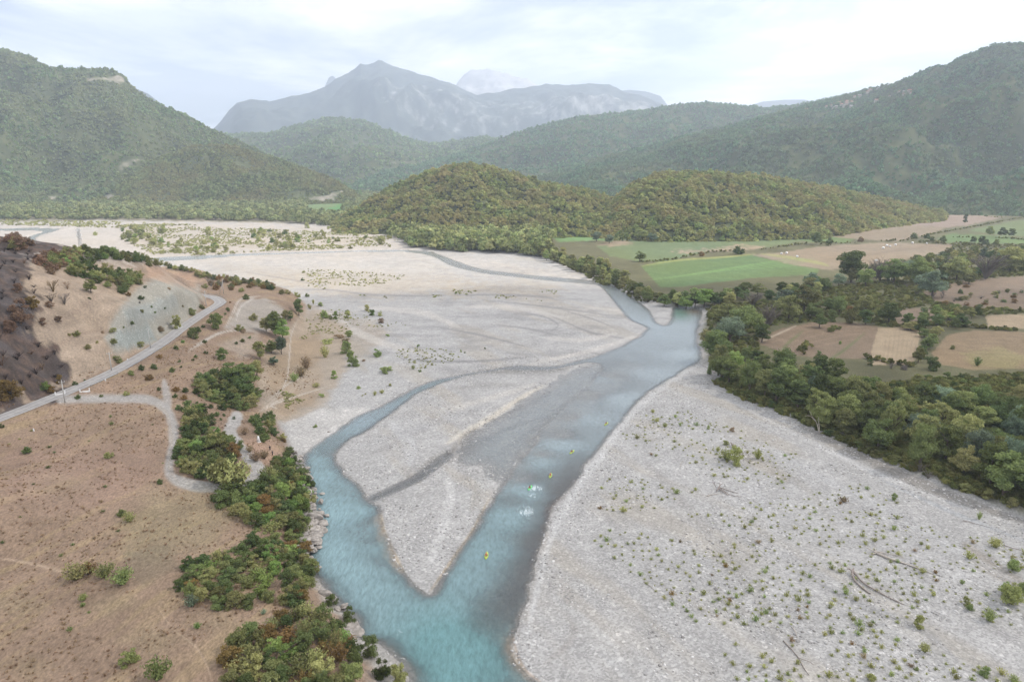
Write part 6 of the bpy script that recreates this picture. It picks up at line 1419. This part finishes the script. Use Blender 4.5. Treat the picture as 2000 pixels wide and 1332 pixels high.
drift(1664, 1120, [([(0,0,1.0),(2,6,.6),(4,14,.35),(12,22,.3),(24,32,.2),(40,42,.1)], .42, .14), ([(0,0,1.0),(-5,6,.6),(-6,14,.3),(-2,24,.2),(2,28,.1)], .42, .2), ([(0,0,.9),(-5,-2,1.1),(-8,0,1.2)], .3, .1), ([(0,0,1.0),(4,-2,1.3)], .3, .12)], M['gwood'], 'dark two-legged driftwood trunk with curved limbs')
drift(1405, 955, [([(0,0,.6),(14,4,.3),(28,8,.15)], .22, .07), ([(0,0,.6),(10,10,.3),(30,14,.1)], .2, .05), ([(0,0,.6),(-10,6,.2)], .25, .1), ([(0,0,.7),(6,-8,1.3)], .2, .06), ([(-2,2,.5),(8,12,.2)], .22, .08), ([(-6,0,.6),(-8,-8,1.2)], .18, .06), ([(-8,4,.3),(4,-2,1.2),(10,-4,1.3)], .18, .06)], M['gwood'], 'tangled grey root heap lying on the pebbles')
drift(1380, 969, [([(0,0,.12),(12,-2,.2),(32,-4,.1)], .2, .07)], M['wood'], 'pale straight log below the tangled root heap')
drift(1430, 872, [([(0,0,.8),(3,5,.5),(8,8,.2)], .7, .35), ([(0,0,.9),(-2,-2,1.3)], .4, .2)], M['gwood'], 'stubby grey stump beside the olive bushes')
drift(1530, 1252, [([(0,0,.2),(5,12,.2),(9,24,.15),(8,38,.1),(10,46,.1)], .2, .07), ([(9,24,.15),(20,30,.4),(26,34,.2)], .1, .04)], M['gwood'], 'thin dark crooked branch near the lower middle of the bar')
drift(1546, 1224, [([(0,0,.12),(1,8,.2),(-2,16,.1)], .14, .05)], M['wood'], 'short thin pale stick near the lower middle of the bar')
drift(1258, 1136, [([(0,0,.15),(6,6,.2),(13,13,.1)], .15, .06)], M['wood'], 'thin pale stick alone near the left edge of the bar')
drift(1880, 1018, [([(0,0,.3),(16,4,.2),(30,8,.1)], .16, .05)], M['gwood'], 'thin dark branch below the wood edge at the right')
drift(1328, 912, [([(0,0,.1),(6,-6,.25),(12,-10,.2)], .12, .05)], M['wood'], 'short pale twig slanting among tufts at the upper left')
drift(1960, 1066, [([(0,0,.3),(8,3,.2),(18,6,.1)], .18, .06)], M['gwood'], 'dark log beside the large tuft at the right margin')
drift(1392, 728, [([(0,0,.6),(-8,-5,1.5),(-16,-8,2.2)], .2, .08), ([(0,0,.5),(8,6,.4),(14,12,.2)], .28, .1)], M['gwood'], 'leaning dead branch where wood meets pebble bar')
drift(1600, 848, [([(0,0,.4),(-2,-4,4),(-8,-6,6)], .22, .08), ([(-2,-4,4),(-14,-4,6.5),(-26,-2,7)], .14, .04), ([(-8,-6,6),(-12,-8,8)], .1, .04), ([(0,0,.4),(1,-4,6)], .24, .1)], M['wood'], 'pale dead tree leaning out of the wood edge')
# ---- poles along the road, with cross arm and insulators
for i, (a, b, h, l) in enumerate([(127,786,8.4,'power pole in front of the road junction'), (218,724,8.0,'power pole below the bare cut slope, second from the left'), (294,680,9.6,'power pole beside the road in front of the grey scree'), (403,598,9.5,'power pole inside the road bend'), (437,574,10.5,'power pole with a leaning strut behind the road bend')]):
    p = onto(a, b)[0]; r_ = empty('power_pole', (p[0], p[1], p[2] - .2), .5); tag(r_, l, 'power pole', 'power poles along the road')
    geom('pole', [lathe([(.20, 0), (.13, h)], 10)], M['conc'], r_, True); geom('cross_arm', [box((0, 0, h - .5), (1.9, .12, .14))], M['steel'], r_)
    for x in (-.85, 0, .85): geom('insulator', [lathe([(.05, 0), (.09, .08), (.05, .16), (.08, .22), (.03, .32)], 8, (x, 0, h - .43 + (.43 if x == 0 else 0)))], M['lime_wash'], r_, True)
    if i == 4: geom('strut', [tb([(-2.6, 0, .1), (-.1, 0, h * .75)], .11, 8)], M['conc'], r_, True)
# ---- guard rail along the outer side of the road
def rail(t0, t1, off, label):
    seg = road_w[t0:t1]; tg = np.gradient(seg[:, :2], axis=0); tg /= np.linalg.norm(tg, axis=1)[:, None]; nr = np.stack([tg[:, 1], -tg[:, 0]], 1)
    q = seg[:, :2] + nr * off; z = gz(q[:, 0], q[:, 1]); z = np.maximum(z, seg[:, 2] - .4)
    r_ = empty('guard_rail', (q[0, 0], q[0, 1], z[0])); tag(r_, label, 'guard rail')
    pts = np.column_stack([q, z]) - np.array([q[0, 0], q[0, 1], z[0]]); V, F_ = [], []
    for k, (pt, n_) in enumerate(zip(pts, nr)):
        for dz, dn in ((.50, .03), (.58, -.02), (.64, .03), (.70, -.02), (.78, .03)): V.append((pt[0] + n_[0] * dn, pt[1] + n_[1] * dn, pt[2] + dz))
    for k in range(len(pts) - 1):
        for j in range(4): F_.append((k * 5 + j, k * 5 + j + 1, k * 5 + j + 6, k * 5 + j + 5))
    geom('rail', [(V, F_)], M['steel'], r_)
    d = np.concatenate([[0], np.cumsum(np.hypot(*np.diff(pts[:, :2], axis=0).T))]); n = min(60, int(d[-1] / 4) + 1)
    for s in np.linspace(0, d[-1], n):
        c = [np.interp(s, d, pts[:, k]) for k in range(3)]; geom('post', [box((c[0], c[1], c[2] + .3), (.12, .12, .9))], M['steel'], r_)
rail(31, 46, 3.9, 'grey guard rail along the straight road below the scree'); rail(54, 88, 3.9, 'grey guard rail curving round the outside of the road bend'); rail(24, 30, 3.9, 'short grey guard rail just before the road junction')
# ---- white bridge parapets and kerb stones
for a, b, l, an in [(118, 771, 'white parapet with two pillars on the hill side of the junction', .6), (166, 766, 'white parapet with two pillars opposite, on the meadow side of the junction', .6), (352, 641, 'small white parapet under the large olive shrub', .8)]:
    p = onto(a, b)[0]; r_ = empty('bridge_parapet', (p[0], p[1], p[2] - .1), an); tag(r_, l, 'parapet', 'white bridge parapets by the road'); s_ = .5 if a > 300 else .8
    geom('wall', [box((0, 0, .25), (3.4 * s_, .3, .6))], M['lime_wash'], r_)
    for x in (-1.9, 1.9): geom('pillar', [box((x * s_, 0, .65), (.38, .38, 1.4), taper=.7), lathe([(.2, 1.35), (.02, 1.6)], 4, (x * s_, 0, 0))], M['lime_wash'], r_)
for a, b, l in [(206, 744, 'white kerb post between junction and guard rail'), (249, 704, 'white kerb post at the upper road edge below the scree'), (410, 603, 'white kerb post at the inside of the bend'), (66, 842, 'white stone lying in the brown meadow')]:
    p = onto(a, b)[0]; o = geom('kerb_post', [box((0, 0, .4), (.35, .3, 1.0), taper=.75), lathe([(.13, .9), (.02, 1.0)], 4)], M['lime_wash']); o.location = p; tag(o, l, 'post', 'white kerb posts')
# ---- phone mast on the hill crest
p = onto(159, 492)[0]; H_ = 13.0; r_ = empty('phone_mast', (p[0], p[1], p[2] - .3)); tag(r_, 'lattice phone mast with white panels rising from the hill crest', 'mast')
leg = lambda s, t, z: ((.8 - .5 * z / H_) * s, (.8 - .5 * z / H_) * t, z)
for s, t_ in ((-1, -1), (1, -1), (1, 1), (-1, 1)): geom('leg', [tb([leg(s, t_, 0), leg(s, t_, H_)], .07, 6)], M['steel'], r_)
br = []
for k in range(10):
    z0, z1 = k * H_ / 10, (k + 1) * H_ / 10; cs = [(-1, -1), (1, -1), (1, 1), (-1, 1)]
    for i in range(4): br.append(tb([leg(*cs[i], z0), leg(*cs[(i + 1) % 4], z1)], .035, 4)); br.append(tb([leg(*cs[i], z1), leg(*cs[(i + 1) % 4], z1)], .035, 4))
geom('bracing', br, M['steel'], r_)
for zc, n in ((12.2, 5), (9.6, 3)):
    for k in range(n):
        a = 2 * pi * k / n; geom('antenna_panel', [box((cos(a) * 1.15, sin(a) * 1.15, zc), (.25, .4, 1.5), a)], M['lime_wash'], r_)
for k, a in enumerate((.6, 2.4, 4.4)): geom('dish', [lathe([(.02, 0), (.35, .12), (.5, .3), (.5, .34)], 12, (cos(a) * .9, sin(a) * .9, 7.2 + .7 * k))], M['lime_wash'], r_, True)
# ---- rocks of the left bank
def rock_mesh(name, seed):
    rr = np.random.default_rng(seed); v, f = ico((1, 1, 1), (0, 0, 0), 3); v = np.array(v)
    for _ in range(9):
        n_ = rr.normal(size=3); n_ /= np.linalg.norm(n_); d = rr.uniform(.45, .85); k = v @ n_; v -= np.maximum(k - d, 0)[:, None] * n_ * .9
    v *= (1 + .22 * (fbm(v[:, 0] * 3 + seed, v[:, 1] * 3 + v[:, 2] * 2, 3, seed))[:, None])
    v[:, 2] *= .6
    return mesh_np(name, v, np.array(f))
RK = [rock_mesh('boulder', s) for s in range(7)]
rockm = plain('pale_limestone_rock', (.30, .27, .24), .92, 0, .4, 2.2)
for m_ in RK: m_.materials.append(rockm)
def boulder(x, y, z, s, label, grp):
    o = bpy.data.objects.new('boulder', random.choice(RK)); COL.objects.link(o); o.location = (x, y, z); o.scale = (s * random.uniform(.8, 1.4), s * random.uniform(.7, 1.1), s * random.uniform(.7, 1.2)); o.rotation_euler = (random.uniform(-.25, .25), random.uniform(-.25, .25), random.uniform(0, 6.28)); tag(o, label, 'boulder', grp)
shore = smooth_line([(586,890),(592,912),(600,935),(608,960),(604,985),(608,1005),(618,1020),(622,1040),(608,1052),(614,1075),(600,1090),(616,1110)], 5)
k = 0
for a, b in shore:
    for j in range(4):
        aa, bb = a + random.uniform(-18, 7), b + random.uniform(-6, 6); s = random.uniform(.35, 1.0) ** 1.3 * 1.7 * (1.35 if 1000 < b < 1075 else .9); q = P(aa, bb, .0)
        boulder(q[0], q[1], random.uniform(-.1, .9) + max(0, (a - aa) * .07), s, 'pale grey boulder of the rocky left bank, %s from its upstream end' % ordn(k + 1), 'boulders along the rocky left bank'); k += 1
for j, (a, b, s) in enumerate([(622,1160,1.6),(634,1166,2.0),(646,1170,1.2),(630,1176,1.5),(652,1176,1.0),(640,1182,1.6),(668,1188,.8),(674,1186,1.0),(661,1192,1.0),(620,1150,1.3),(686,1222,2.2),(690,1236,2.0),(682,1246,2.2),(678,1206,1.1)]):
    q = P(a, b, 0); boulder(q[0], q[1], .35, s, 'pale boulder on the lower left bank, %s going downstream' % ordn(j + 1), 'boulders on the lower left bank')
for a, b, s, l in [(628,965,.8,'small boulder in the water, farthest upstream of the stray ones'),(618,973,.7,'small boulder touching the rocky bank in the turquoise water'),(626,982,1.5,'round pale boulder standing in the turquoise water'),(625,995,.5,'tiny boulder in the water below the round one'),(638,1008,1.1,'pale oblong boulder farthest out in the turquoise water'),(610,1090,.8,'flat boulder at the waterline below the rocky headland'),(642,844,.9,'pale boulder in the narrow side channel')]:
    q = P(a, b, 0); boulder(q[0], q[1], .15, s, l, 'boulders standing in the water')
# ---- village on the right-hand hill, and the long red-roofed building
def onhill(H, px, py):
    v, q, T, rk = H; ax, ay = pix(v[:, 0], v[:, 1], v[:, 2]); d = (ax - px) ** 2 + (ay - py) ** 2; d[T > 1.0] = 1e9
    return v[d.argmin()]
def house(p, w, d, h, rz, wm, rm, label, grp, nwin=3):
    r_ = empty('house', (p[0], p[1], p[2]), rz); tag(r_, label, 'house', grp)
    geom('wall', [box((0, 0, h / 2 - 1.5), (w, d, h + 3))], wm, r_)
    e = .4; v = [(-w/2-e, -d/2-e, h), (w/2+e, -d/2-e, h), (w/2+e, d/2+e, h), (-w/2-e, d/2+e, h), (-w/2-e, 0, h + d * .32), (w/2+e, 0, h + d * .32)]
    geom('roof', [(v, [(0, 1, 5, 4), (2, 3, 4, 5), (0, 4, 3), (1, 2, 5), (0, 3, 2, 1)])], rm, r_)
    for k in range(nwin):
        for lv in range(max(1, int(h // 3))): geom('window', [box((-w / 2 + w * (k + .5) / nwin, -d / 2 - .03, 1.6 + 2.9 * lv), (1.0, .1, 1.3))], M['glass'], r_)
vp = [(1612,211),(1622,209),(1634,212),(1630,206),(1641,208),(1646,212),(1652,206),(1640,203),(1660,210),(1655,202),(1664,203),(1630,214),(1572,217),(1670,191),(1680,190),(1692,183),(1700,181),(1712,176),(1760,190),(1766,187),(1772,186),(1778,185),(1758,184),(1766,182),(1778,180),(1710,200),(1718,198),(1724,196),(1738,193)]
rank_x = {i: j + 1 for j, i in enumerate(sorted(range(len(vp)), key=lambda i: vp[i][0]))}
for i, (a, b) in enumerate(vp):
    H = RGT if a > 1600 else RGT
    p = onhill(H, a, b); s = random.uniform(.8, 1.15)
    rd_ = i % 3 != 2
    house((p[0], p[1], p[2] + 1.5), 11 * s, 8 * s, 6 * s, random.uniform(-.5, .9), M['wall'] if i % 2 else M['wall'], M['roof'] if rd_ else M['groof'], '%s roofed village house on the hill spur, %s from the left' % ('terracotta' if rd_ else 'grey', ordn(rank_x[i])), 'village houses on the right-hand hill')
p = P(106, 397, 4); house((p[0], p[1], p[2] + 2), 100, 16, 6, -.05, M['wall'], M['roof'], 'long low farm building with red roof at the hill foot', 'buildings at the foot of the left hill', 12)
p = P(42, 399, 3); house((p[0], p[1], p[2]), 14, 9, 5, .2, M['lime_wash'], M['groof'], 'small white building left of the long red-roofed one', 'buildings at the foot of the left hill', 3)
# ---- high clouds that shade the foreground and the right-hand hills
m, t, o_ = new_mat('cloud_vapour')
lw = N(t, 'ShaderNodeLayerWeight'); lw.inputs['Blend'].default_value = .5
iv = N(t, 'ShaderNodeMath', operation='SUBTRACT'); iv.inputs[0].default_value = 1.0; L(t, lw.outputs['Facing'], iv.inputs[1])
mr = N(t, 'ShaderNodeMapRange'); mr.inputs[1].default_value = .08; mr.inputs[2].default_value = .62; mr.inputs[3].default_value = 0; mr.inputs[4].default_value = CLOUD_OP; L(t, iv.outputs[0], mr.inputs[0])
tr = N(t, 'ShaderNodeBsdfTransparent'); df = N(t, 'ShaderNodeBsdfTranslucent'); df.inputs['Color'].default_value = (1, 1, 1, 1)
mx_ = N(t, 'ShaderNodeMixShader'); L(t, mr.outputs[0], mx_.inputs[0]); L(t, tr.outputs[0], mx_.inputs[1]); L(t, df.outputs[0], mx_.inputs[2]); L(t, mx_.outputs[0], o_.inputs['Surface'])
CZ = 2900.0
for cx, cyy, rx, ry, sd_, l in [(60, 190, 760, 430, 1, 'broad thin white cloud shading the river foreground'), (2150, 2500, 1300, 850, 2, 'broad thin white cloud above the right-hand hill'), (-1500, 3300, 700, 380, 3, 'small thin white cloud above the left hill')]:
    k = (CZ - 0) / sv.z; c = (cx + sv.x * k, cyy + sv.y * k, CZ)
    v, f = ico((1, 1, 1), (0, 0, 0), 5); v = np.array(v)
    rad = 1 + .30 * fbm(v[:, 0] * 2.2 + sd_ * 9, v[:, 1] * 2.2 + v[:, 2], 4, 700 + sd_) ; v = v * rad[:, None] * np.array([rx, ry, 210])
    o = link('cloud', mesh_np('cloud', v, np.array(f)), mats=[m], smooth=True); o.location = c; tag(o, kind='structure')
